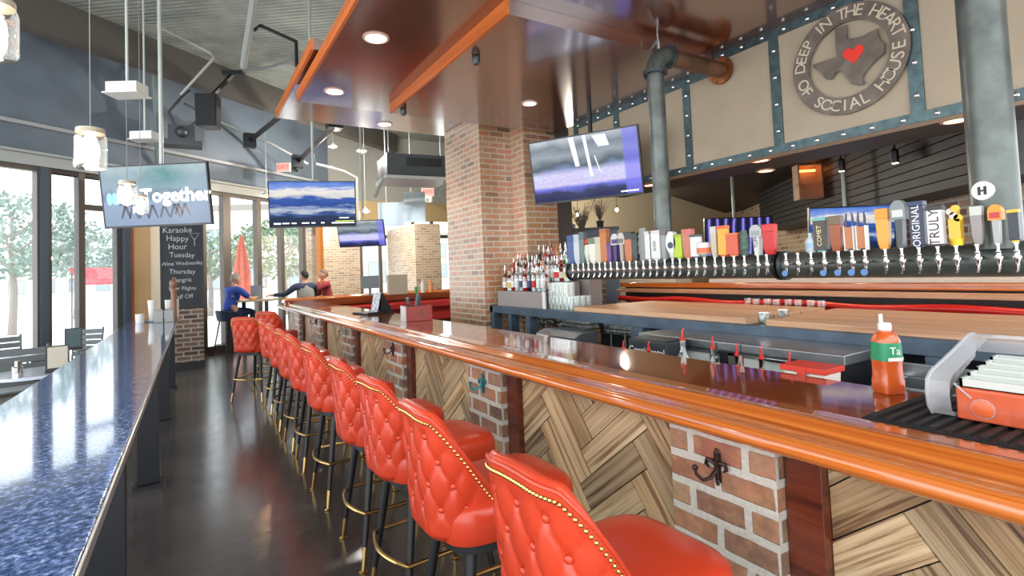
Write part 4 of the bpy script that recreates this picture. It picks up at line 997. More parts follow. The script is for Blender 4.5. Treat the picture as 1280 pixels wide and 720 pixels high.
jar('lit jar pendant cut by the picture edge high over the drink rail', *dep(-9, 36, 2.2), 1.05, 5.95)
# pale boxes on rods
for x, y, z, lab in ((-.456, 5.5, 3.31, 'pale box fixture on a rod high over the drink rail'), (-.40, 6.9, 3.33, 'smaller pale box fixture on a rod just above the Together television')):
    if z == 3.33: x, y, z = dep(181, 170, 6.3)
    r = thing('rod_fixture', lab, 'fixture', (x, y, z), R(-30))
    m = MB(); m.box(-.13, .13, -.08, .08, -.045, .045); m.box(-.15, .15, -.1, .1, -.06, -.046); obj('box', m, mat('fixture_white', (206, 208, 202), .5), r, bevel=.006)
    m = MB(); m.tube([(0, 0, .045), (0, 0, 5.95 - z)], .011, 8); obj('rod', m, POLE, r)

# ================================================================ CEILING KIT
def tubes(name, label, cat, pts, r_, mt, group=None):
    m = MB(); m.tube(pts, r_, 8); return tag(obj(name, m, mt), label, cat, group)
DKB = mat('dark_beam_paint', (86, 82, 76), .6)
BEAMU = [(.0, -1.35), (0, -.75)]
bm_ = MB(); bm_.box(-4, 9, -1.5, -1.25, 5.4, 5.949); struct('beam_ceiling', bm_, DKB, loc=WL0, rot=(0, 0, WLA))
def D3(*pp): return [dep(*q) for q in pp]
CON = mat('conduit', (190, 192, 186), .35, .5)
tubes('conduit_pipe', 'pale bent conduit running across the dark ceiling above the speaker', 'pipe', D3((196, 32, 7.6), (262, 66, 8.3), (268, 72, 8.4), (226, 118, 8.9)), .022, CON)
tubes('drop_conduit', 'pale slanting pipe hanging from the ceiling near the slanted brace', 'pipe', D3((320, -20, 7.2), (304, 84, 8.2)), .05, POLE)
tubes('sprinkler_pipe', 'black cranked sprinkler pipe under the grey deck', 'pipe', D3((318, 38, 8.2), (325, 32, 8.3), (370, 52, 8.3), (371, 84, 8.3)), .03, BLACK)
tubes('thin_pipe', 'grey pipe running from the slanting drop to the soffit edge', 'pipe', D3((304, 84, 8.5), (328, 86, 8.7), (372, 74, 8.8)), .025, GREY)
tubes('wall_conduit', 'long pale conduit running down the slate upper wall behind the braces', 'pipe', D3((275, 152, 12.0), (340, 180, 12.6), (385, 205, 13.0)), .028, CON)
tubes('far_conduit', 'pale conduit curving down beside the blue sky television', 'pipe', D3((395, 205, 12.4), (430, 214, 12.6), (446, 222, 12.7), (449, 300, 12.9)), .03, CON)
tubes('upright_pipe', 'tall grey pipe beside the drop pole of the Together television', 'pipe', D3((192, 82, 9.8), (198, 205, 10.6)), .05, mat('pipe_green', (128, 142, 138), .5))
for a, b_, lab in (((372, 128, 10.0), (312, 176, 11.5), 'black slanted brace on the wall below the soffit corner'), ((418, 158, 11.0), (372, 202, 12.6), 'black slanted brace behind the blue sky television pole')):
    p0, p1 = dep(*a), dep(*b_); m = MB(); m.tube([p0, p1], .07, 4); u_ = (p1 - p0).normalized(); m.cbox(p0, (.3, .3, .12)); m.cbox(p1, (.25, .2, .3))
    tag(obj('wall_brace', m, BLACK), lab, 'brace')
# speaker on bracket
p = dep(262, 140, 9.6); sp = thing('loudspeaker', 'black loudspeaker hung from an angled bracket above the Together television', 'speaker', p, R(-25))
m = MB(); m.loft([[(x_ * k, y_ - .0, z) for x_, y_ in ((-.19, -.16), (.19, -.16), (.14, .16), (-.14, .16))] for z, k in ((-.3, .94), (.3, 1.0))]); obj('cabinet', m, BLACK, sp, bevel=.012)
m = MB(); m.box(-.165, .165, -.172, -.161, -.27, .27); obj('grille', m, mat('grille', (30, 32, 36), .7), sp)
m = MB(); q = dep(292, 92, 9.9) - p; q = Matrix.Rotation(R(25), 3, 'Z') @ q; m.tube([(0, .05, .29), q], .04, 4); m.cbox(q, (.36, .16, .08)); obj('bracket', m, BLACK, sp)
p = dep(227, 168, 10.4); m = MB(); m.cbox((0, 0, 0), (.45, .35, .3)); m.cbox((0, 0, -.2), (.7, .4, .1)); m.sphere((0, -.2, 0), .11, 12, 8); m.tube([(-.1, -.1, .1), (-.2, -.1, .4), (0, -.1, .7), (.15, 0, .9)], .03, 8); m.tube([(.1, -.1, .1), (.3, -.15, .3), (.25, -.1, .5), (.05, -.1, .6)], .025, 8)
tag(obj('valve_cluster', m, mat('valve_grey', (84, 90, 94), .45, .5), loc=p), 'dark valve cluster with looped pipes beside the loudspeaker', 'valve')
# HVAC box
hv = thing('air_handler', 'dark hung air unit box beyond the soffit beside the brick column', 'air unit', (3.75, 9.5, 3.70), R(-6))
m = MB(); m.box(-.58, .62, -.0, .9, -.2, .23); obj('casing', m, mat('hvac_dark', (70, 74, 78), .5, .3), hv, bevel=.01)
m = MB(); m.box(-.62, .66, -.04, .94, -.26, -.201); obj('drip_tray', m, mat('hvac_pale', (186, 188, 184), .4), hv)
m = MB(); m.box(-.2, .5, -.012, -.001, 0, .16); obj('grille', m, BLACK, hv)
m = MB()
for x_ in (-.5, .55): m.tube([(x_, .2, .23), (x_, .2, 2.24)], .012, 6)
for x_ in (-.62, .6): m.tube([(x_, .1, -.23), (x_ - .2, .0, -.62)], .03, 4)
obj('hanger', m, POLE, hv)
# mirrored / glass panels hung by the far pillar
m = MB(); m.box(-.5, .1, 0, .03, 0, .55); m.box(.12, .62, -.2, -.17, .05, .75); g_ = obj('hanging_panel', m, mat('panel_mirror', (150, 158, 162), .12, .8), loc=dep(500, 282, 12.2), rot=(0, 0, R(-28))); tag(g_, 'hung reflective panels above the pale far brick pillar', 'panel')
m = MB(); m.tube([(.3, -.18, .75), (.3, -.18, 3.2)], .012, 6); m.tube([(-.3, .015, .55), (-.3, .015, 3.2)], .012, 6); o = obj('hanger', m, POLE, g_)
# exit signs
def exitsign(label, px, py, d, yaw, W=.32):
    p = dep(px, py, d); r = thing('exit_sign', label, 'sign', p, yaw)
    m = MB(); m.box(-W / 2, W / 2, 0, .06, -W * .33, W * .33); obj('housing', m, WHITE, r, bevel=.005)
    m = MB(); m.box(-W * .46, W * .46, -.004, 0, -W * .29, W * .29); obj('face', m, mat('exit_face', (240, 150, 140), .5, emit=.55), r)
    m = MB(); m.text('EXIT', W * .42, MX((0, -.006, 0), (1, 0, 0), (0, 0, 1)), .001); obj('lettering', m, mat('exit_red', (226, 40, 46), .5, emit=.7), r)
    return r
r = exitsign('lit red exit sign on the grey wall above the blue sky television', 354, 209, 12.3, R(-30)); m = MB(); m.box(-.16, .16, 0.06, .5, -.03, .03); obj('arm', m, BLACK, r)
r = exitsign('lit red exit sign on the far plaster beside the brick column', 535, 240, 15.2, R(-10), .36); m = MB(); m.sphere((-.08, 0, -.24), .06, 8, 6); m.sphere((.08, 0, -.24), .06, 8, 6); m.box(-.12, .12, .02, .06, -.3, -.12); obj('lamp_heads', m, WHITE, r); m = MB(); m.box(-.05, .05, .06, 1.2, -.03, .03); obj('arm', m, GREY, r)

# downlights
DL = mat('downlight_glow', (255, 246, 232), .4, emit=14, ecol=(255, 240, 220))
def downlight(label, px, py, z, r_=.085, e=14, col=(1, .88, .72), warm=None):
    p = at(px, py, 'z', z); t_ = thing('recessed_downlight', label, 'downlight', (p.x, p.y, z - .001))
    m = MB(); m.lathe([(r_ + .02, 0), (r_ + .02, -.008), (r_, -.01), (r_ * .98, -.003)], 24, cap=False); obj('trim_ring', m, mat('ring_pink', (226, 190, 170), .4), t_)
    m = MB(); m.lathe([(r_ * .98, -.0025), (r_ * .98, -.001)], 24); obj('lens', m, warm or DL, t_)
    L = bpy.data.lights.new('downlight_beam', 'SPOT'); L.energy = e; L.spot_size = R(120); L.spot_blend = .6; L.color = col; L.shadow_soft_size = .07
    lo = bpy.data.objects.new('downlight_beam', L); COL.objects.link(lo); lo.parent = t_; lo.location = (0, 0, -.03)
    return t_
downlight('lit downlight in the upper soffit panel, closest to the picture top', 470, 47, 3.55)
downlight('lit downlight in the upper soffit panel near its free corner', 418, 114, 3.55)
downlight('lit downlight in the end soffit panel beyond the two others', 481, 155, 3.70)
downlight('lit downlight in the lower soffit panel beside the brick column', 662, 129, 3.44, .07, 20)
WD = mat('downlight_warm', (255, 190, 150), .4, emit=7, ecol=(255, 176, 130))
for px, py, lab in ((1195, 150, 'warm downlight under the bulkhead beside the straight pipe'), (950, 200, 'warm downlight under the bulkhead above the bright red tap handle'), (957, 213, 'smaller warm downlight under the bulkhead just beyond its twin'), (812, 231, 'warm downlight under the bulkhead behind the elbowed pipe')):
    downlight(lab.replace(' left of', ' short of'), px, py, 2.529, .07, 16, (1, .74, .5), WD)
# sprinklers under the soffit
for px, py, z, lab in ((595, 70, 3.44, 'dark sprinkler head under the lower soffit panel'), (504, 136, 3.44, 'dark sprinkler head near the orange soffit strip end')):
    p = at(px, py, 'z', z); m = MB(); m.lathe([(.012, 0), (.034, -.004), (.038, -.03), (.03, -.06), (.022, -.075)], 12); tag(obj('fire_sprinkler', m, mat('sprinkler', (60, 66, 66), .35, .5), loc=p), lab, 'sprinkler')
# track spots over the taps
for px, py, d, lab in ((1052, 214, 5.6, 'small black spotlight under the bulkhead, the one above the teal tap handle'), (1119, 204, 5.0, 'small black spotlight under the bulkhead, the one above the grey badge handle')):
    p = dep(px, py, d); t_ = thing('spot_lamp', lab, 'spotlight', p); m = MB(); m.lathe([(.03, 0), (.034, .02), (.034, .12), (.015, .14)], 12); obj('can', m, BLACK, t_)
    m = MB(); m.lathe([(.026, -.002), (.026, .001)], 12); obj('lens', m, DL, t_); m = MB(); m.tube([(0, 0, .13), (0, 0, max(.2, (2.53 if p.x < 5 else 2.9) - p.z))], .012, 8); obj('stem', m, BLACK, t_)
# glowing wall box by the hood
p = dep(1010, 228, 7.2); r = thing('wall_sconce', 'small open wood box sconce glowing orange at the hood end', 'lamp', p, R(-40)); m = MB(); m.box(-.16, -.14, -.1, .1, -.22, .22); m.box(.14, .16, -.1, .1, -.22, .22); m.box(-.16, .16, -.1, .1, .22, .24); m.box(-.16, .16, -.1, .1, -.24, -.22); m.box(-.14, .14, .08, .1, -.22, .22); obj('box', m, BOARD_WOOD, r)
m = MB(); m.tube([(-.1, 0, .16), (.1, 0, .16)], .015, 8); obj('lamp_tube', m, mat('sconce_glow', (255, 170, 90), .4, emit=4, ecol=(255, 160, 80)), r); m = MB(); m.tube([(0, .05, .24), (0, .05, 2.9 - p.z)], .012, 6); obj('stem', m, BLACK, r)

# ================================================================ CHALKBOARD
cbd = thing('chalkboard', 'tall black chalkboard with handwritten drinks on the brick pillar', 'chalkboard', (PC.x, PC.y - .302, 0))
m = MB(); m.box(-.33, .33, -.03, 0, 1.16, 2.75); obj('board', m, mat('slate_board', (44, 50, 56), .6), cbd)
m = MB()
for q in ((-.345, -.32, 1.14, 2.77), (.32, .345, 1.14, 2.77), (-.345, .345, 2.75, 2.77), (-.345, .345, 1.14, 1.16)): m.box(q[0], q[1], -.04, -.0, q[2], q[3])
obj('board_frame', m, BLACK, cbd)
for i, (s_, sz) in enumerate((('Karaoke', .15), ('Happy', .15), ('Hour', .15), ('Tuesday', .13), ('Wine Wednesday', .10), ('Thursday', .12), ('Sangria', .11), ('Beer Flights', .10), ('Half Off', .11))):
    m = MB(); m.text(s_, sz, MX((-.07 if i < 3 else 0, -.033, 2.60 - i * .155), (1, .0, .03 * (-1) ** i), (0, 0, 1)), .001, sx=.92); obj('chalk_line', m, mat('chalk', (196, 202, 206), .8), cbd)
m = MB(); m.tube([(.2, -.034, 2.3), (.2, -.034, 2.42), (.12, -.034, 2.54), (.28, -.034, 2.54), (.2, -.034, 2.42)], .006, 5); obj('chalk_drawing', m, mat('chalk', (196, 202, 206), .8), cbd)

# ================================================================ BAR TOP ITEMS
ZB_ = 1.079
sb = thing('sauce_bottle', 'hot sauce bottle with green label and white flip cap on the bar top', 'bottle', (2.325, 1.005, ZB_), R(62))
def sqr(r_, e=5, n=28): return [(r_ * math.copysign(abs(math.cos(a)) ** (2 / e), math.cos(a)), r_ * math.copysign(abs(math.sin(a)) ** (2 / e), math.sin(a))) for a in [2 * PI * i / n for i in range(n)]]
def ringz(r_, z, e): return [(x_, y_, z) for x_, y_ in sqr(r_, e)]
m = MB(); m.loft([ringz(.040, 0, 5), ringz(.044, .006, 5), ringz(.044, .05, 5), ringz(.041, .06, 5), ringz(.041, .115, 5), ringz(.0435, .122, 4), ringz(.0435, .205, 3), ringz(.036, .228, 2.4), ringz(.021, .238, 2), ringz(.019, .246, 2)])
obj('body', m, mat('hot_sauce', (206, 92, 40), .2, coat=.6), sb)
m = MB(); m.loft([ringz(.0448, .128, 4), ringz(.0448, .198, 3)], cap=False); obj('label', m, mat('label_green', (40, 140, 96), .4), sb, label='green label')
m = MB(); a_ = -2.2
m.text('Ta', .042, MX((.0, -.0455, .166), (1, 0, 0), (0, 0, 1)), .0006); m.text('Ta', .042, MX((-.0455, 0, .166), (0, -1, 0), (0, 0, 1)), .0006); m.box(-.03, .03, -.0458, -.0447, .129, .142); m.box(-.0458, -.0447, -.03, .03, .129, .142); obj('lettering', m, WHITE, sb)
m = MB(); m.lathe([(.022, .244), (.023, .248), (.023, .268), (.02, .272), (.008, .275)], 18); m.box(.014, .021, -.006, .006, .262, .305); obj('flip_cap', m, WHITE, sb)
mt_ = thing('bar_mat', 'black ribbed rubber bar mat beside the garnish caddy', 'mat', (0, 0, ZB_))
m = MB(); m.box(1.89, 2.395, .25, .90, 0, .007)
for i in range(16): y_ = .262 + i * .04; m.box(1.9, 2.385, y_, y_ + .018, .007, .016)
obj('ribbed_sheet', m, RUBBER, mt_)
gc = thing('garnish_caddy', 'orange garnish caddy with white trays and clear tilted lid on the bar mat', 'caddy', (0, 0, ZB_ + .0165))
def tilt(x): return .098 + (x - 2.05) * .13
m = MB(); m.prism([(2.05, 0), (2.40, 0), (2.40, tilt(2.40)), (2.05, tilt(2.05))], .0, .70, 'y'); obj('body', m, mat('caddy_orange', (206, 92, 56), .28, .0, nscale=20, namt=.12, coat=.5), gc, bevel=.006)
for k in range(5):
    xa, xb = 2.058 + k * .067, 2.058 + k * .067 + .064; tr_ = MB(); z0 = lambda x: tilt(x) + .001; hh = .026
    tr_.prism([(xa, z0(xa)), (xa + .006, z0(xa + .006)), (xa + .006, z0(xa) + hh), (xa, z0(xa) + hh)], .012, .69, 'y'); tr_.prism([(xb - .006, z0(xb - .006)), (xb, z0(xb)), (xb, z0(xa) + hh), (xb - .006, z0(xa) + hh)], .012, .69, 'y')
    for yy in (.012, .682): tr_.prism([(xa, z0(xa)), (xb, z0(xb)), (xb, z0(xa) + hh), (xa, z0(xa) + hh)], yy, yy + .008, 'y')
    tr_.prism([(xa, z0(xa)), (xb, z0(xb)), (xb, z0(xb) + .003), (xa, z0(xa) + .003)], .012, .69, 'y')
    obj('tray', tr_, mat('tray_pale', (204, 208, 202), .4), gc)
t = NT('clear_lid'); t.set(Base_Color=(.62, .65, .68, 1), Roughness=.18); t.put(t.b.inputs['Alpha'], .42); CLR = t.m
side = [(2.09, .01), (2.052, .005), (2.03, .03), (2.022, .075), (2.03, .115), (2.06, .135), (2.14, .155), (2.26, .185), (2.36, .215), (2.42, .225), (2.455, .215), (2.43, .14), (2.3, .10), (2.1, .02)]
m = MB(); m.prism(side, .762, .768, 'y')
outer_ = side[:11]
m.surf(lambda u, v: Vector((lambda f: (outer_[int(f)][0] * (1 - f % 1) + outer_[min(10, int(f) + 1)][0] * (f % 1), .705 + .06 * v, outer_[int(f)][1] * (1 - f % 1) + outer_[min(10, int(f) + 1)][1] * (f % 1)))(min(9.999, u * 10))), 30, 3)
m.tube([(p[0], .765, p[1]) for p in outer_], .006, 6)
m.prism([(2.42, .225), (2.455, .215), (2.47, .16), (2.46, .155), (2.442, .2), (2.418, .213)], .1, .762, 'y')
obj('clear_lid', m, CLR, gc)
m = MB(); m.lathe([(.027, 0), (.027, -.004), (.024, -.006)], 24, (2.049, .633, .042), 0, 'x'); obj('pivot_disc', m, mat('caddy_orange2', (226, 104, 60), .3), gc)
m = MB(); m.lathe([(.030, 0), (.030, -.003), (.027, -.0035), (.027, 0)], 24, (2.049, .633, .042), 0, 'x', cap=False); m.tube([(2.046, .66, .07), (2.046, .70, .11)], .003, 6); obj('pivot_ring', m, CLR, gc)
# well bottles with red spouts
for px, kind, liq, lab_, cap, lb in ((849, 'tall', 'clear', 2, 'red', 'tall clear bottle with red spout in the speed well, beside the black chest'), (886, 'slim', 'dark', 5, 'red', 'dark bottle with red spout in the speed well, second from the black chest'), (902, 'round', 'green', 4, 'black', 'green bottle with black spout in the speed well'), (916, 'round', 'dark', 3, 'red', 'dark bottle with red spout and orange label in the speed well'), (932, 'slim', 'amber', 0, 'black', 'amber bottle with black spout in the speed well'), (946, 'round', 'dark', 6, 'red', 'dark bottle with red spout in the speed well, closest to the red lidded tub'), (981, 'slim', 'clear', 1, 'red', 'short bottle with red spout alone beside the red lidded tub'), (785, 'round', 'dark', 3, 'red', 'red spouted bottle low in the well beside the beam post'), (806, 'round', 'red', 3, 'red', 'red bottle low in the well below the black chest')):
    y = at(px, 440, 'x', 2.5).y; b_ = bottle(2.46 if px in (902, 932, 785) else 2.535, y, .8305, kind, liq, lab_, cap, lb, None)
    if px in (785, 806): b_.location.z = .8305; b_.scale = (1, 1, .84)
    if px == 849: b_.scale = (1.25, 1.25, 1.06)
    if px == 981: b_.scale = (1, 1, .9)
tb = thing('lidded_tub', 'square white tub with red lid in the well behind the bar', 'tub', (2.50, 1.40, .8305))
m = MB(); m.loft([[(x_ * k, y_ * k * 1.3, z) for x_, y_ in ((-.075, -.075), (.075, -.075), (.075, .075), (-.075, .075))] for z, k in ((0, .85), (.255, 1))]); obj('body', m, mat('tub_white', (222, 218, 206), .35), tb, bevel=.01)
m = MB(); m.box(-.085, .085, -.108, .108, .256, .282); m.box(-.092, -.0855, -.02, .02, .19, .278); obj('lid', m, mat('lid_red', (214, 60, 44), .35), tb, bevel=.006)
m = MB(); m.box(-.07, .07, -.06, .05, 0, .05); m.lathe([(.02, .05), (.03, .12), (.01, .17), (.012, .2)], 8); tag(obj('juicer', m, CHROME, loc=(2.48, 1.12, .8605)), 'small steel bar tool on the well shelf beside the sauce bottle', 'bar tool')
m = MB(); m.box(2.08, 2.58, .9, 1.25, .8305, .86); m.box(2.08, 2.58, .9, .92, .86, .899); m.box(2.08, 2.58, 1.23, 1.25, .86, .899); tag(obj('well_tray', m, STEEL), 'steel tray in the well beside the sauce bottle', 'tray')
# card stand and clip tray near the bar end
cd = thing('card_stand', 'black folded easel with a picture card standing on a clip tray near the bar end', 'stand', (2.24, 7.45, ZB_ + .0235), R(8))
m = MB(); m.prism([(-.02, 0), (.16, 0), (.02, .26)], .02, .03, 'y'); m.prism([(-.02, 0), (.16, 0), (.02, .26)], -.19, -.18, 'y'); m.loft([[(.03, y_, .26), (.17, y_, 0), (.16, y_, 0), (.02, y_, .26)] for y_ in (-.19, .03)]); obj('easel', m, BLACK, cd)
m = MB(); m.prism([(-.10, 0.0), (-.02, 0), (.02, .26), (-.06, .26)], -.03, -.024, 'y'); 
t = NT('picture_card'); t.set(Base_Color=t.ramp(t.noise(t.coord(), 26, 4, .7), [(.35, (70, 80, 130)), (.5, (190, 196, 206)), (.65, (236, 236, 236))]), Roughness=.4)
m = MB(); m.loft([[(-.06, y_, .0), (.0, y_, .27), (-.008, y_, .27), (-.068, y_, .0)] for y_ in (-.2, .02)]); obj('picture_card', m, t.m, cd)
m = MB(); m.box(-.19, .2, -.32, .2, 0, .02); m.box(-.19, .2, -.32, -.30, .02, .03); m.box(.18, .2, -.30, .2, .02, .03); tag(obj('clip_tray', m, BLACK, loc=(2.17, 7.45, ZB_ + .0005), rot=(0, 0, R(8)), bevel=.004), 'flat black clip tray on the bar top near its end', 'tray')
mc = thing('menu_caddy', 'red wooden menu caddy with a pale side on the bar by the brick column', 'caddy', (2.2, 5.75, ZB_), R(-8))
m = MB(); m.box(-.14, .16, -.12, -.105, 0, .17); m.box(-.14, .16, .105, .12, 0, .17); m.box(.145, .16, -.105, .105, 0, .17); m.box(-.14, .145, -.105, .105, 0, .012); obj('box', m, mat('caddy_red', (150, 52, 38), .35), mc, bevel=.004)
m = MB(); m.box(-.156, -.141, -.12, .12, 0, .172); obj('side_panel', m, mat('caddy_pale', (206, 206, 206), .4), mc)
m = MB(); m.lathe([(.022, 0), (.022, -.004)], 16, (.03, -.121, .09), 0, 'y'); obj('emblem', m, POST_WOOD, mc)
for k, (x_, tl, hh) in enumerate(((-.04, -.25, .26), (-.02, .2, .30), (.01, .22, .28))):
    m = MB(); m.T = Matrix.Translation((x_, -.02 + k * .05, .014)) @ Matrix.Rotation(tl, 4, 'Y'); m.box(-.008, .008, -.06, .06, 0, hh)
    tag(obj('menu', m, mat('menu_black', (36, 42, 48), .35), loc=mc.location, rot=(0, 0, R(-8))), ['black menu leaning over the pale side of the red caddy', 'black menu tilted out of the red caddy, on the column side', 'rear black menu tilted out of the red caddy'][k], 'menu')
# ================================================================ DRINK RAIL ITEMS
def cup(x, y, h, r1, r0, label, mt=None, z0=1.0705):
    m = MB(); m.lathe([(r0, 0), (r1, h), (r1 - .004, h), (r0 - .004, .008), (.001, .008)], 16, cap=False); m.cyl((0, 0, 0), r0, .004, 16); tag(obj('white_cup', m, mt or WHITE, loc=(x, y, z0)), label, 'cup')
cup(-.64, 9.15, .13, .055, .05, 'short white cup at the far end of the drink rail, on the window edge')
m = MB(); m.cyl((0, 0, 0), .10, .014, 24); tag(obj('round_coaster', m, mat('coaster', (90, 104, 120), .4), loc=(-.50, 9.25, 1.0705)), 'round dark coaster under the tall tapered cup', 'coaster')
cup(-.50, 9.25, .30, .055, .035, 'tall white tapered cup on a round coaster on the drink rail', None, 1.085)
cup(-.30, 9.45, .30, .055, .04, 'tall white cup behind the grey holders, beside the pepper mill')
cup(-.215, 9.62, .30, .04, .035, 'slim white cup beside the pillar on the drink rail')
for x_, y_, lab in ((-.41, 8.95, 'grey upright menu holder on the drink rail beside the coaster'), (-.285, 8.95, 'grey upright menu holder on the drink rail at the aisle edge')):
    m = MB(); m.box(-.055, .055, -.04, .04, 0, .17); m.box(-.06, .06, -.045, .045, 0, .012); m.box(-.045, .045, -.02, .02, .17, .19); tag(obj('menu_holder', m, mat('holder_grey', (138, 140, 138), .4, .4), loc=(x_, y_, 1.0705), bevel=.004), lab, 'holder')
pm = thing('pepper_mill', 'tall brown wooden pepper mill on the drink rail before the chalkboard', 'pepper mill', (-.235, 9.3, 1.0705))
m = MB(); m.lathe([(.045, 0), (.048, .01), (.04, .04), (.036, .2), (.034, .4), (.046, .44), (.046, .46), (.03, .475)], 16); obj('body', m, mat('mill_wood', (150, 108, 88), .35), pm)
m = MB(); m.lathe([(.03, .476), (.045, .50), (.055, .54), (.05, .58), (.03, .6), (.012, .605)], 16); m.sphere((0, 0, .62), .018, 10, 6); obj('cap', m, mat('mill_cap', (136, 96, 80), .35), pm)

# ================================================================ CABINET, PLATES, PLANTS BEHIND THE TAPS
cab = thing('storage_cabinet', 'tall pale blue cabinet behind the beer taps with plates on top', 'cabinet', (5.6, 6.55, 0), R(-38))
m = MB(); m.box(-.55, .38, 0, .5, 0, 2.2); obj('carcass', m, mat('cabinet_blue', (150, 168, 186), .5), cab)
m = MB(); m.box(-.58, .41, -.03, .53, 2.201, 2.25); obj('cornice', m, mat('cabinet_top', (110, 124, 142), .45), cab)
for a, b_ in ((-.53, -.09), (-.08, .36)):
    m = MB(); m.box(a, b_, -.025, -.001, .1, 2.15); m.box(a + .05, b_ - .05, -.03, -.0255, .2, 2.05); dd_ = obj('door', m, mat('cabinet_blue', (150, 168, 186), .5), cab); m = MB(); m.sphere((b_ - .03 if a < -.3 else a + .03, -.045, 1.1), .018, 10, 6); obj('knob', m, CHROME, dd_)
def oncab(u, v): c_, s_ = math.cos(R(-38)), math.sin(R(-38)); return (5.6 + c_ * u - s_ * v, 6.55 + s_ * u + c_ * v)
for k in range(6):
    x_, y_ = oncab(-.4, .15); m = MB(); m.lathe([(.05, 0), (.06, 0), (.12, .012), (.12, .016), (.055, .005)], 20); tag(obj('plate', m, WHITE, loc=(x_, y_, 2.251 + k * .0125)), 'white plate in the stack on the cabinet top', 'plate', 'plates stacked on the cabinet')
def sprig(label, x, y, z, h, col, n=70, pot=(200, 196, 186)):
    r = thing('potted_sprig', label, 'plant', (x, y, z)); m = MB(); m.lathe([(.05, 0), (.065, .12), (.058, .12), (.05, .1)], 14); obj('pot', m, mat('pot%d' % pot[0], pot, .6), r)
    m = MB(); rg = random.Random(int(x * 100))
    for i in range(n):
        a = rg.uniform(0, 2 * PI); l = h * rg.uniform(.5, 1); sp_ = rg.uniform(.1, .55); q = Vector((math.cos(a) * sp_ * l, math.sin(a) * sp_ * l, l * .85)); p0 = Vector((0, 0, .1)); mid = p0 + q * .5 + Vector((0, 0, .04))
        m.tube([p0, mid, p0 + q], [.003, .003, .001], 4)
        for t_ in (.5, .7, .85, 1): c_ = p0 + q * t_; d = Vector((rg.uniform(-1, 1), rg.uniform(-1, 1), rg.uniform(-.3, 1))).normalized() * .03; e_ = d.cross(Vector((0, 0, 1))) * .4; m.add([c_, c_ + d * .5 + e_, c_ + d, c_ + d * .5 - e_], [(0, 1, 2, 3)])
    obj('foliage', m, mat('leaf%d' % col[0], col, .6), r)
x_, y_ = oncab(.12, .2); sprig('bushy dried plant in a dark pot on the cabinet top', x_, y_, 2.251, .48, (140, 124, 110), pot=(70, 60, 52))
x_, y_ = oncab(-.18, .15); sprig('small pale plant in a white pot on the cabinet top', x_, y_, 2.251, .2, (186, 186, 176), 30)
p = dep(728, 298, 8.0)
st_ = MB(); st_.box(p.x - .25, p.x + .25, p.y - .2, p.y + .2, 0, 2.0); st_.box(p.x - .27, p.x + .27, p.y - .22, p.y + .22, 2.0, 2.03); tag(obj('brick_plinth', st_, BRICK_TAN), 'square brick plinth beside the column carrying a dried plant', 'plinth')
sprig('drooping dried plant between the column and the cabinet', p.x, p.y, 2.031, .55, (150, 138, 122), 80, (160, 150, 130))
# lamp strings over those plants are point bulbs

# steel sink under the beam beside the cooler
sk = thing('bar_sink', 'stainless bar sink with open basins under the beam behind the sauce bottle', 'sink')
m = MB()
for q in ((2.92, 3.27, .42, .46), (2.92, 3.27, .84, .88), (2.92, 3.27, 1.30, 1.34), (2.92, 2.96, .46, 1.30), (3.23, 3.27, .46, 1.30)): m.box(q[0], q[1], q[2], q[3], .70, .97)
m.box(2.92, 3.27, .42, 1.34, .68, .70); m.box(3.235, 3.27, .42, 1.34, .971, 1.04); obj('basin', m, STEEL, sk, bevel=.003)
m = MB()
for x_ in (2.95, 3.24):
    for y_ in (.45, 1.31): m.tube([(x_, y_, 0), (x_, y_, .679)], .016, 8)
obj('legs', m, STEEL, sk)
m = MB(); m.tube([(3.2, .86, .97), (3.2, .86, 1.03), (3.14, .86, 1.055), (3.06, .86, 1.03)], .010, 8); obj('tap', m, CHROME, sk)
# ================================================================ LOW TABLES AND CHAIRS BY THE WINDOWS
def low_table(label, x, y, r_=.38, z=.75, col=(196, 206, 222)):
    t_ = thing('round_table', label, 'table', (x, y, 0)); m = MB(); m.lathe([(r_ - .03, z - .04), (r_, z - .03), (r_, z), (0.01, z + .001)], 36); obj('tabletop', m, mat('table_pale', col, .15, coat=.5), t_)
    m = MB(); m.lathe([(.25, 0), (.25, .02), (.05, .05), (.035, .08), (.035, z - .1), (.14, z - .041)], 20); obj('pedestal', m, BLACK, t_); return t_
low_table('round pale table beside the drink rail, closer of the two by the windows', -1.38, 7.35, .42); low_table('round pale table further along by the glazed doors', -1.85, 9.55, .36)
def arm_chair(label, x, y, rz, group=None):
    c = thing('metal_chair', label, 'chair', (x, y, 0), rz, group); GM = mat('chair_grey', (112, 118, 120), .5, .3)
    m = MB(); m.box(-.23, .23, -.22, .22, .44, .465); obj('seat', m, GM, c, bevel=.008)
    m = MB()
    for k in range(5): m.box(-.22, .22, -.235 - k * .012, -.22 - k * .012, .53 + k * .085, .60 + k * .085)
    obj('backrest', m, GM, c)
    for sx in (-.22, .22):
        m = MB(); m.tube([(sx, -.21, 0), (sx, -.215, .45), (sx, -.285, .97)], .014, 8); obj('leg', m, GM, c); m = MB(); m.tube([(sx, .21, 0), (sx, .21, .66), (sx, -.22, .66)], .014, 8); obj('leg', m, GM, c)
    return c
arm_chair('grey slatted metal chair beside the thick slate window post, on its window side', -2.25, 9.95, R(200)); arm_chair('grey slatted metal chair in front of the door beyond the slate window post', -1.55, 10.45, R(150))
arm_chair('grey slatted metal chair between the two round pale tables', -1.75, 8.3, R(20)); arm_chair('grey slatted metal chair cut by the picture edge beside the window', -2.35, 8.2, R(-70))
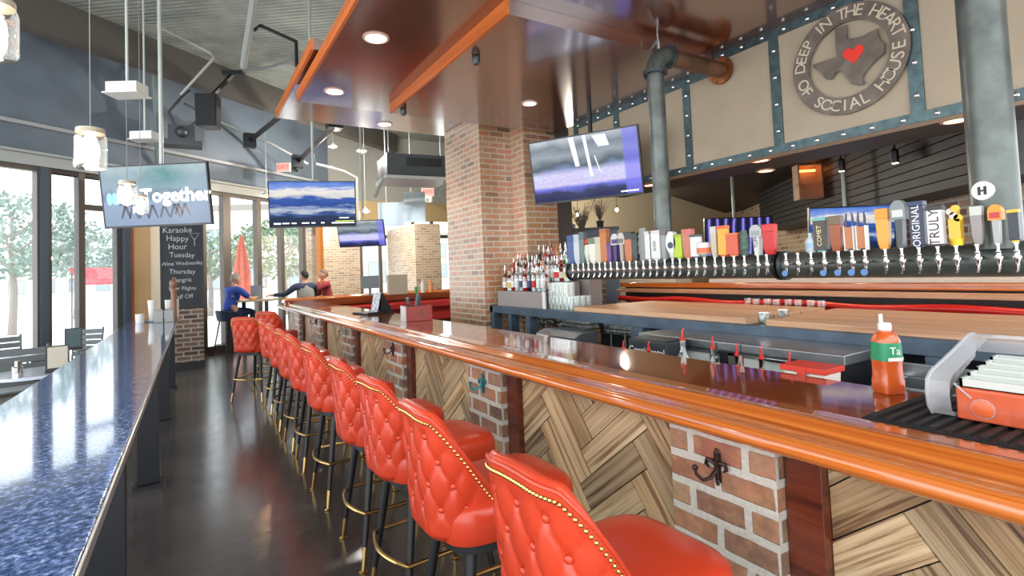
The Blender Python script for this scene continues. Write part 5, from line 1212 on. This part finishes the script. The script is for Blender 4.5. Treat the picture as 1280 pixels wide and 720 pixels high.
def menu_stand(label, x, y, z, col, rz=0, h=.25):
    r = thing('menu_stand', label, 'menu', (x, y, z), rz); m = MB(); m.box(-.10, .10, -.05, .05, 0, .025); obj('base', m, BLACK, r); m = MB(); m.T = Matrix.Rotation(-.18, 4, 'X'); m.box(-.095, .095, -.008, .008, .024, h); obj('board', m, BLACK, r); m = MB(); m.T = Matrix.Rotation(-.18, 4, 'X'); m.box(-.08, .08, -.0095, -.0085, .04, h - .015); obj('card', m, mat('card%d' % col[0], col, .5), r)
menu_stand('framed menu stand with pale card on the round table beside the drink rail', -1.20, 7.15, .752, (190, 184, 170), R(10), .27)
menu_stand('black framed menu stand near the window edge of the drink rail', -1.42, 9.46, .752, (60, 84, 92), R(5), .3)
m = MB(); m.lathe([(.04, 0), (.045, .09), (.03, .1)], 14); m.lathe([(.02, .1), (.022, .15)], 10); tag(obj('condiment_jar', m, CHROME, loc=(-1.5, 7.1, .752)), 'small steel condiment jar beside the framed menu on the round table', 'jar')

# ================================================================ HIGH TABLE, DARK STOOLS, PEOPLE
def skin(vs, es, rad, sub=1):
    me = bpy.data.meshes.new('s'); me.from_pydata(vs, es, []); bm = bmesh.new(); bm.from_mesh(me); L = bm.verts.layers.skin.verify(); bm.verts.ensure_lookup_table()
    for i, v in enumerate(bm.verts): q = rad[i]; v[L].radius = q if isinstance(q, tuple) else (q, q); v[L].use_root = (i == 0)
    bm.to_mesh(me); bm.free(); o = bpy.data.objects.new('s', me); COL.objects.link(o); o.modifiers.new('k', 'SKIN').use_smooth_shade = True; o.modifiers.new('b', 'SUBSURF').levels = sub
    bpy.context.view_layer.update(); r_ = bpy.data.meshes.new_from_object(o.evaluated_get(bpy.context.evaluated_depsgraph_get()))
    out = ([tuple(v.co) for v in r_.vertices], [tuple(p.vertices) for p in r_.polygons]); bpy.data.objects.remove(o); bpy.data.meshes.remove(me); bpy.data.meshes.remove(r_); return out
SKIN = mat('skin', (206, 156, 128), .5)
def person(label, loc, rz, shirt, trouser, hair, arms, sleeve_long, lean=0, turn=0, vest=None):
    r = thing('person', label, 'person', loc, rz); r.scale = (1.12, 1.12, 1.12)
    Z = .80
    hipL, hipR = (-.09, 0, Z), (.09, 0, Z)
    ch = (0, .02 + lean * .6, Z + .30); nk = (0, .03 + lean, Z + .49); hd = Vector((0, .05 + lean * 1.25, Z + .645))
    vs = [(0, 0, Z + .02), (0, lean * .3, Z + .15), ch, (0, .02 + lean * .9, Z + .43), nk, tuple(hd - Vector((0, .02, .05)))]; es = [(0, 1), (1, 2), (2, 3), (3, 4), (4, 5)]; rad = [(.16, .12), (.145, .105), (.165, .115), (.11, .085), .052, .06]
    def chain(st, pts, rs):
        p = st
        for q, k in zip(pts, rs): vs.append(tuple(q)); rad.append(k); es.append((p, len(vs) - 1)); p = len(vs) - 1
        return p
    for s_ in (-1, 1): chain(0, [(s_ * .10, .06, Z - .0), (s_ * .14, .42, Z - .02), (s_ * .14, .40, Z - .22), (s_ * .14, .36, Z - .43), (s_ * .14, .47, Z - .47)], [.095, .062, .056, .04, .036])
    for (sd, el, ha) in arms:
        sh = Vector((sd * .20, .02 + lean * .85, Z + .43)); el = Vector(el); ha = Vector(ha); d = (ha - el).normalized(); sidev = d.cross(Vector((0, 0, 1)))
        if sidev.length < .1: sidev = Vector((1, 0, 0))
        sidev.normalize(); p = chain(3, [sh, sh.lerp(el, .5), el, el.lerp(ha, .5), ha, ha + d * .06], [.06, .05, .042, .036, .026, (.034, .02)])
        for k, (o_, l_) in enumerate(((-.027, .075), (-.009, .088), (.009, .083), (.027, .066))):
            b_ = ha + d * .06 + sidev * o_; chain(p, [b_ + d * .025, b_ + d * l_ * .7 + Vector((0, 0, -.008)), b_ + d * l_ * 1.05 + Vector((0, 0, -.028))], [.0095, .0088, .0075])
        chain(p - 1, [ha + d * .025 + sidev * -.035, ha + d * .06 + sidev * -.055, ha + d * .085 + sidev * -.052], [.012, .0105, .008])
    bv, bf = skin(vs, es, rad); m = MB(); m.add(bv, bf)
    # head: skull, jaw, nose, ears in the same mesh
    H_ = MB(); T = Matrix.Translation(hd) @ Matrix.Rotation(turn, 4, 'Z'); m.T = T
    rings = []
    for i in range(13):
        t_ = PI * i / 12; z = -.118 * math.cos(t_); w_ = math.sin(t_); jaw = 1 - .18 * max(0, -z / .118); rr = []
        for j in range(20):
            a = 2 * PI * j / 20; x_, y_ = .076 * w_ * jaw * math.cos(a), .096 * max(w_, .01) * math.sin(a)
            if y_ > 0 and z < 0: y_ *= .96
            rr.append((x_, y_ + (.008 if z < -.02 else 0), z))
        rings.append(rr)
    m.loft(rings); m.loft([[(x_ * k, .088 + y_, z) for x_ in (-.014, .014)] + [(0, .088 + y_ + .012 * k, z)] for z, y_, k in ((.012, 0, .6), (-.015, .012, .9), (-.032, .012, 1.1), (-.04, 0, .8))])
    for s_ in (-1, 1): m.sphere((s_ * .077, -.008, -.012), .024, 8, 6, (.35, .7, 1.1))
    m.box(-.022, .022, .084, .0935, -.066, -.06)
    body = obj('body', m, SKIN, r, ang=80)
    e_ = MB(); e_.T = T
    for s_ in (-1, 1): e_.sphere((s_ * .03, .086, .012), .010, 8, 6)
    obj('eyes', e_, mat('eye_dark', (40, 34, 32), .3), body)
    hm_ = MB(); hm_.T = T
    hm_.surf(lambda u, v: (lambda a, t_: Vector((.083 * math.sin(t_) * math.cos(a), .104 * math.sin(t_) * math.sin(a) - .006, .126 * math.cos(t_) + .006)))(2 * PI * u, (.02 + v * (1.25 + .75 * max(0, -math.sin(2 * PI * u)) - .35 * max(0, math.sin(2 * PI * u))))), 28, 10, cu=True)
    obj('hair', hm_, mat('hair_%d' % hair[0], hair, .7), r)
    # shirt over torso and sleeves
    vs, es, rad = [(0, .0, Z - .02), (0, lean * .3, Z + .15), ch, (0, .02 + lean * .9, Z + .435), (0, .03 + lean * .98, Z + .475)], [(0, 1), (1, 2), (2, 3), (3, 4)], [(.176, .135), (.165, .125), (.182, .132), (.125, .10), .066]
    for (sd, el, ha) in arms:
        sh = Vector((sd * .205, .02 + lean * .85, Z + .43)); el = Vector(el); ha = Vector(ha); pts = [sh, sh.lerp(el, .55)] + ([el, el.lerp(ha, .5), el.lerp(ha, .88)] if sleeve_long else [sh.lerp(el, .85)]); chain(3, pts, [.076, .066, .057, .05, .04] if sleeve_long else [.076, .07, .066])
    sv, sf = skin(vs, es, rad); m = MB(); m.add(sv, sf); obj('shirt', m, mat('shirt_%d' % shirt[2], shirt, .8, nscale=6, namt=.15), r, ang=80)
    if vest:
        vs, es, rad = [(0, .0, Z - .03), (0, lean * .3, Z + .15), ch, (0, .02 + lean * .9, Z + .43), (0, .03 + lean * .95, Z + .465)], [(0, 1), (1, 2), (2, 3), (3, 4)], [(.2, .15), (.19, .145), (.215, .152), (.175, .125), (.11, .09)]
        sv, sf = skin(vs, es, rad); m = MB(); m.add(sv, sf); obj('vest', m, mat('vest_grey', vest, .85), r, ang=80)
    vs, es, rad = [(0, 0, Z + .03), (0, .0, Z - .01)], [(0, 1)], [(.168, .13), (.17, .13)]
    for s_ in (-1, 1): chain(1, [(s_ * .10, .06, Z), (s_ * .14, .42, Z - .02), (s_ * .14, .40, Z - .22), (s_ * .14, .37, Z - .40)], [.105, .075, .068, .055])
    sv, sf = skin(vs, es, rad); m = MB(); m.add(sv, sf); obj('trousers', m, mat('trouser_%d' % trouser[2], trouser, .85), r, ang=80)
    m = MB()
    for s_ in (-1, 1): m.loft([[(s_ * .14 + x_ * k, y_, z) for x_, y_ in ((-.045, .31), (.045, .31), (.05, .48), (.02, .57), (-.02, .57), (-.05, .48))] for z, k in ((Z - .52, 1), (Z - .485, 1), (Z - .44, .75))])
    obj('shoes', m, BLACK, r); return r
def dark_stool(label, loc, rz):
    s_ = thing('dark_stool', label, 'stool', loc, rz); s_.scale = (1.12, 1.12, 1.12); NV = mat('navy_shell', (38, 52, 76), .5)
    m = MB(); m.lathe([(.02, .655), (.2, .66), (.215, .68), (.2, .7), (.02, .705)], 28); obj('seat', m, NV, s_)
    m = MB(); m.surf(lambda u, v: (lambda a, h: Vector(((.215 + .035 * h) * math.sin(a), -(.215 + .035 * h) * math.cos(a), .675 + .20 * h * (1 - .25 * abs(2 * u - 1)))))(R(-100) + R(200) * u, v), 24, 4)
    m.surf(lambda u, v: (lambda a, h: Vector(((.20 + .035 * h) * math.sin(a), -(.20 + .035 * h) * math.cos(a), .675 + .20 * h * (1 - .25 * abs(2 * u - 1)))))(R(-100) + R(200) * u, v), 24, 4)
    m.tube([((.2425) * math.sin(a), -.2425 * math.cos(a), .875 - .05 * abs(a) / R(100)) for a in [R(-100 + 10 * i) for i in range(21)]], .009, 6); obj('backrest', m, NV, s_)
    for sx in (-1, 1):
        for sy in (-1, 1): m = MB(); m.tube([(sx * .12, sy * .12, .665), (sx * .21, sy * .21, 0)], [.016, .012], 8); obj('leg', m, mat('navy_leg', (34, 42, 60), .4, .3), s_)
    m = MB(); m.tube([(.185 * sx, .185 * sy, .2) for sx, sy in ((-1, -1), (1, -1), (1, 1), (-1, 1))], .009, 6, closed=True); obj('foot_ring', m, BLACK, s_); return s_
tp = dep(319, 372, 12.0)
ht = thing('high_table', 'high pale wood table between the seated people', 'table', (tp.x, tp.y, 0), R(-20))
m = MB(); m.box(-.44, .44, -.34, .34, 1.13, 1.17); obj('tabletop', m, mat('table_wood', (206, 184, 148), .3), ht, bevel=.006)
for sx in (-.24, .24): m = MB(); m.box(sx - .035, sx + .035, -.035, .035, .03, 1.129); m.box(sx - .2, sx + .2, -.22, .22, 0, .03); obj('leg', m, BLACK, ht)
p = dep(287, 420, 11.6); p.z = 0; dark_stool('navy stool beside the chalkboard pillar under the person in blue', p, R(-60))
person('person in a blue shirt seated at the high table resting head on one hand', (p.x, p.y, 0.03), R(-62), (48, 82, 176), (40, 50, 84), (150, 146, 142), [(-1, (-.22, .34, 1.06), (-.075, .165, 1.335)), (1, (.27, .30, 1.04), (.12, .52, 1.06))], False, .08)
p = dep(384, 420, 12.3); p.z = 0; dark_stool('navy stool under the person in the grey vest', p, R(8))
person('person with dark hair in a grey vest seated with one arm stretched over the table', (p.x, p.y, 0.04), R(8), (52, 66, 92), (36, 44, 56), (38, 34, 34), [(-1, (-.36, .20, 1.08), (-.56, .46, 1.07)), (1, (.26, .22, 1.02), (.10, .46, 1.06))], True, .04, .25, (150, 150, 146))
p = dep(412, 420, 13.3); p.z = 0; dark_stool('navy stool under the person in dark red', p, R(75))
person('person in a dark red shirt seated beyond the one in the vest, hand at chin', (p.x, p.y, 0.06), R(80), (150, 50, 56), (50, 46, 54), (120, 100, 86), [(-1, (-.24, .28, 1.08), (-.05, .19, 1.32)), (1, (.27, .2, 1.0), (.14, .46, 1.06))], True, .04)
m = MB(); m.box(-.12, .12, -.01, .01, 0, .32); m.box(-.06, .06, -.05, .05, 0, .012); q = dep(320, 362, 12.1); tag(obj('table_menu', m, mat('menu_greyblue', (150, 164, 176), .5), loc=(q.x, q.y, 1.1705), rot=(0, 0, R(-28))), 'grey blue upright menu board on the high table', 'menu')

# bare bulbs over the cabinet
for px, py, d, lab in ((771, 262, 9.9, 'bare glowing bulb pendant over the cabinet plant'), (722, 268, 9.9, 'bare glowing bulb pendant between the column and the cabinet')):
    p = dep(px, py, d); r = thing('bulb_pendant', lab, 'pendant lamp', p); m = MB(); m.sphere((0, 0, 0), .03, 12, 8, (1, 1, 1.2)); obj('bulb', m, BULB, r); m = MB(); m.cyl((0, 0, .03), .014, .04, 10); m.tube([(0, 0, .06), (0, 0, 5.95 - p.z)], .004, 6); obj('cord', m, BLACK, r)
    L = bpy.data.lights.new('bulb_light', 'POINT'); L.energy = 55; L.color = (1, .9, .76); L.shadow_soft_size = .05; lo = bpy.data.objects.new('bulb_light', L); COL.objects.link(lo); lo.parent = r; lo.location = (0, 0, -.1)
# far bar clutter: register, pale box, cups
def ztop(d): return 1.165
m = MB(); m.box(-.13, .13, -.07, .07, 0, .02); m.tube([(0, 0, .02), (0, .02, .2)], .03, 8); m.T = Matrix.Translation((0, 0, .3)) @ Matrix.Rotation(-.3, 4, 'X'); m.box(-.2, .2, -.015, .015, -.14, .14); q = at(466, 372, 'y', 11.6); tag(obj('cash_register_screen', m, mat('register_grey', (120, 128, 134), .4), loc=(q.x - .1, 11.45, 1.1685), rot=(0, 0, R(-8))), 'grey till screen on the far end of the bar', 'till')
m = MB(); m.box(-.22, .22, -.07, .07, 0, .42); m.box(-.225, .225, -.075, .075, .4, .44); q = at(493, 350, 'y', 11.5); tag(obj('beige_box', m, mat('box_beige', (190, 184, 164), .6), loc=(q.x + .05, 11.46, 1.1685), rot=(0, 0, R(-4))), 'plain beige box on the far end of the bar', 'box')
m = MB(); m.lathe([(.04, 0), (.042, .14), (.03, .15)], 14); q = at(506, 365, 'y', 11.4); tag(obj('green_tumbler', m, mat('tumbler_green', (60, 170, 110), .3), loc=(q.x + .28, 11.42, 1.1685)), 'small green tumbler on the far end of the bar', 'cup')
m = MB(); m.lathe([(.045, 0), (.05, .2), (.02, .26), (.02, .3)], 14); q = at(529, 362, 'y', 11.4); tag(obj('squeeze_bottle', m, WHITE, loc=(q.x, 11.42, 1.1685)), 'white squeeze bottle on the far end of the bar beside the orange one', 'bottle')
m = MB(); m.lathe([(.045, 0), (.05, .2), (.02, .26), (.02, .3)], 14); q = at(533, 362, 'y', 11.4); tag(obj('squeeze_bottle', m, mat('squeeze_orange', (226, 150, 70), .3), loc=(q.x + .12, 11.42, 1.1685)), 'orange squeeze bottle on the far end of the bar', 'bottle')

# ================================================================ OUTSIDE
def tree(label, x, y, h, rad_, n, col, seed):
    r = thing('street_tree', label, 'tree', (x, y, -.02)); rg = random.Random(seed); m = MB(); m.tube([(0, 0, 0), (.05, .02, h * .3), (-.03, .05, h * .6), (.02, 0, h * .85)], [.14, .11, .08, .03], 8)
    for k in range(7): a = k * 2.4; m.tube([(0, 0, h * (.4 + .06 * k)), (math.cos(a) * rad_ * .4, math.sin(a) * rad_ * .4, h * (.55 + .06 * k)), (math.cos(a) * rad_ * .75, math.sin(a) * rad_ * .75, h * (.62 + .06 * k))], [.05, .035, .012], 6)
    obj('trunk', m, mat('bark', (150, 142, 134), .8), r); m = MB()
    for k in range(n):
        a, b_, q = rg.uniform(0, 2 * PI), rg.uniform(-1, 1), rg.uniform(.35, 1) ** .5; c_ = Vector((math.cos(a) * math.sqrt(1 - b_ * b_) * rad_ * q, math.sin(a) * math.sqrt(1 - b_ * b_) * rad_ * q, h * .72 + b_ * rad_ * .62 * q))
        d = Vector((rg.uniform(-1, 1), rg.uniform(-1, 1), rg.uniform(-1, 1))).normalized(); e_ = d.cross(Vector((rg.uniform(-1, 1), rg.uniform(-1, 1), rg.uniform(-1, 1)))).normalized(); s_ = rg.uniform(.09, .19)
        m.add([c_ - d * s_, c_ + e_ * s_ * .5, c_ + d * s_, c_ - e_ * s_ * .5], [(0, 1, 2, 3)])
    obj('crown', m, mat('foliage%d' % col[0], col, .7, nscale=1.2, namt=.35), r); return r
tree('leafy street tree seen through the window at the picture edge', *dep(15, 300, 19).xy, 5.0, 2.6, 1500, (136, 152, 142), 1)
tree('leafy street tree seen through the glass between the slate posts', *dep(95, 310, 27).xy, 4.8, 2.4, 1300, (140, 156, 146), 2)
tree('low leafy tree seen through the glazing behind the high table', *dep(355, 340, 24).xy, 4.2, 2.3, 1300, (124, 144, 116), 3)
tree('small leafy tree seen through the glazing beside the pillar', *dep(262, 340, 25).xy, 4.0, 1.8, 900, (132, 150, 130), 4)
p = dep(303, 370, 17); p.z = -.02; um = thing('patio_umbrella', 'closed red patio umbrella outside the glazing behind the high table', 'umbrella', p); m = MB(); m.tube([(0, 0, 0), (0, 0, 3.0)], .025, 8); m.cyl((0, 0, 0), .25, .08, 16); obj('pole', m, GREY, um)
m = MB(); m.loft([[(r_ * (1 + .16 * math.cos(8 * a)) * math.cos(a), r_ * (1 + .16 * math.cos(8 * a)) * math.sin(a), z) for a in [2 * PI * i / 32 for i in range(32)]] for r_, z in ((.16, .95), (.24, 1.1), (.22, 1.9), (.13, 2.6), (.03, 3.1))]); obj('canopy', m, mat('umbrella_red', (214, 120, 104), .8), um)
for px, lab in ((130, 'red patio awning outside beyond the glazed door'),):
    p = dep(px, 352, 20); p.z = -.02; a_ = thing('red_awning', lab, 'awning', p, R(25)); m = MB(); m.prism([(-.5, 1.7), (.5, 2.3), (.5, 2.36), (-.5, 1.76)], -.9, .9, 'x'); obj('canopy', m, mat('awning_red', (214, 96, 100), .8), a_)
    for sx in (-.85, .85):
        for sy in (-.45, .45): m = MB(); m.tube([(sx, sy, 0), (sx, sy, 1.75 + (sy + .45) * .6)], .03, 8); obj('post', m, GREY, a_)
def facade(label, x, y, rz, W, H, nx, nz, col):
    b_ = thing('street_building', label, 'building', (x, y, -.02), rz); m = MB(); m.box(-W / 2, W / 2, 0, 6, 0, H); obj('wall', m, mat('facade%d' % col[0], col, .85), b_); m = MB(); m.box(-W / 2 - .2, W / 2 + .2, -.25, 6.2, H, H + .4); obj('cornice', m, mat('facade_trim', (150, 144, 136), .8), b_)
    for i in range(nx):
        for k in range(nz):
            cx, cz = -W / 2 + W * (i + .5) / nx, 1.0 + (H - 1.2) * k / nz; m = MB(); m.box(cx - .7, cx + .7, -.06, -.001, cz, cz + 1.7); f_ = obj('window', m, mat('facade_trim', (150, 144, 136), .8), b_); m = MB(); m.box(cx - .6, cx + .6, -.08, -.061, cz + .1, cz + 1.6); obj('pane', m, mat('facade_pane', (150, 160, 168), .15), f_)
facade('pale building across the street seen through the glazing', *dep(372, 330, 40).xy, R(-28), 15, 7, 5, 2, (226, 220, 212)); facade('grey building across the street seen through the glazed doors', *dep(40, 330, 60).xy, R(22), 16, 6, 6, 2, (222, 222, 222))
facade('cream building across the street beyond the far opening', *dep(500, 320, 62).xy, R(-18), 13, 6, 4, 2, (214, 206, 190))

# ceiling lamps of the far room
for px, py, d, e, col, lab in ((452, 187, 11.5, 160, (1, .95, .88), 'pale dome lamp hung beyond the blue sky television'), (333, 243, 11.6, 12, (1, .62, .32), 'small glowing orange lamp beside the blue sky television'), (457, 263, 13.2, 120, (1, .9, .76), 'small glowing lamp above the far tilted television'), (416, 182, 12.6, 120, (1, .95, .88), 'pale dome lamp hung beyond the soffit beside a drop rod')):
    p = dep(px, py, d); r = thing('dome_lamp', lab, 'pendant lamp', p); m = MB(); m.lathe([(.1, -.03), (.09, .0), (.05, .04), (.02, .07), (.01, .09)], 20, cap=False); obj('shade', m, mat('shade_pale', (206, 206, 200), .4), r)
    m = MB(); m.sphere((0, 0, -.02), .045, 12, 8); obj('bulb', m, mat('orange_bulb', (255, 150, 80), .4, emit=8, ecol=(255, 130, 50)) if e == 12 else BULB, r); m = MB(); m.tube([(0, 0, .08), (0, 0, 5.95 - p.z)], .006, 6); obj('rod', m, POLE, r)
    L = bpy.data.lights.new('dome_light', 'POINT'); L.energy = e; L.color = col; L.shadow_soft_size = .06; lo = bpy.data.objects.new('dome_light', L); COL.objects.link(lo); lo.parent = r; lo.location = (0, 0, -.12)
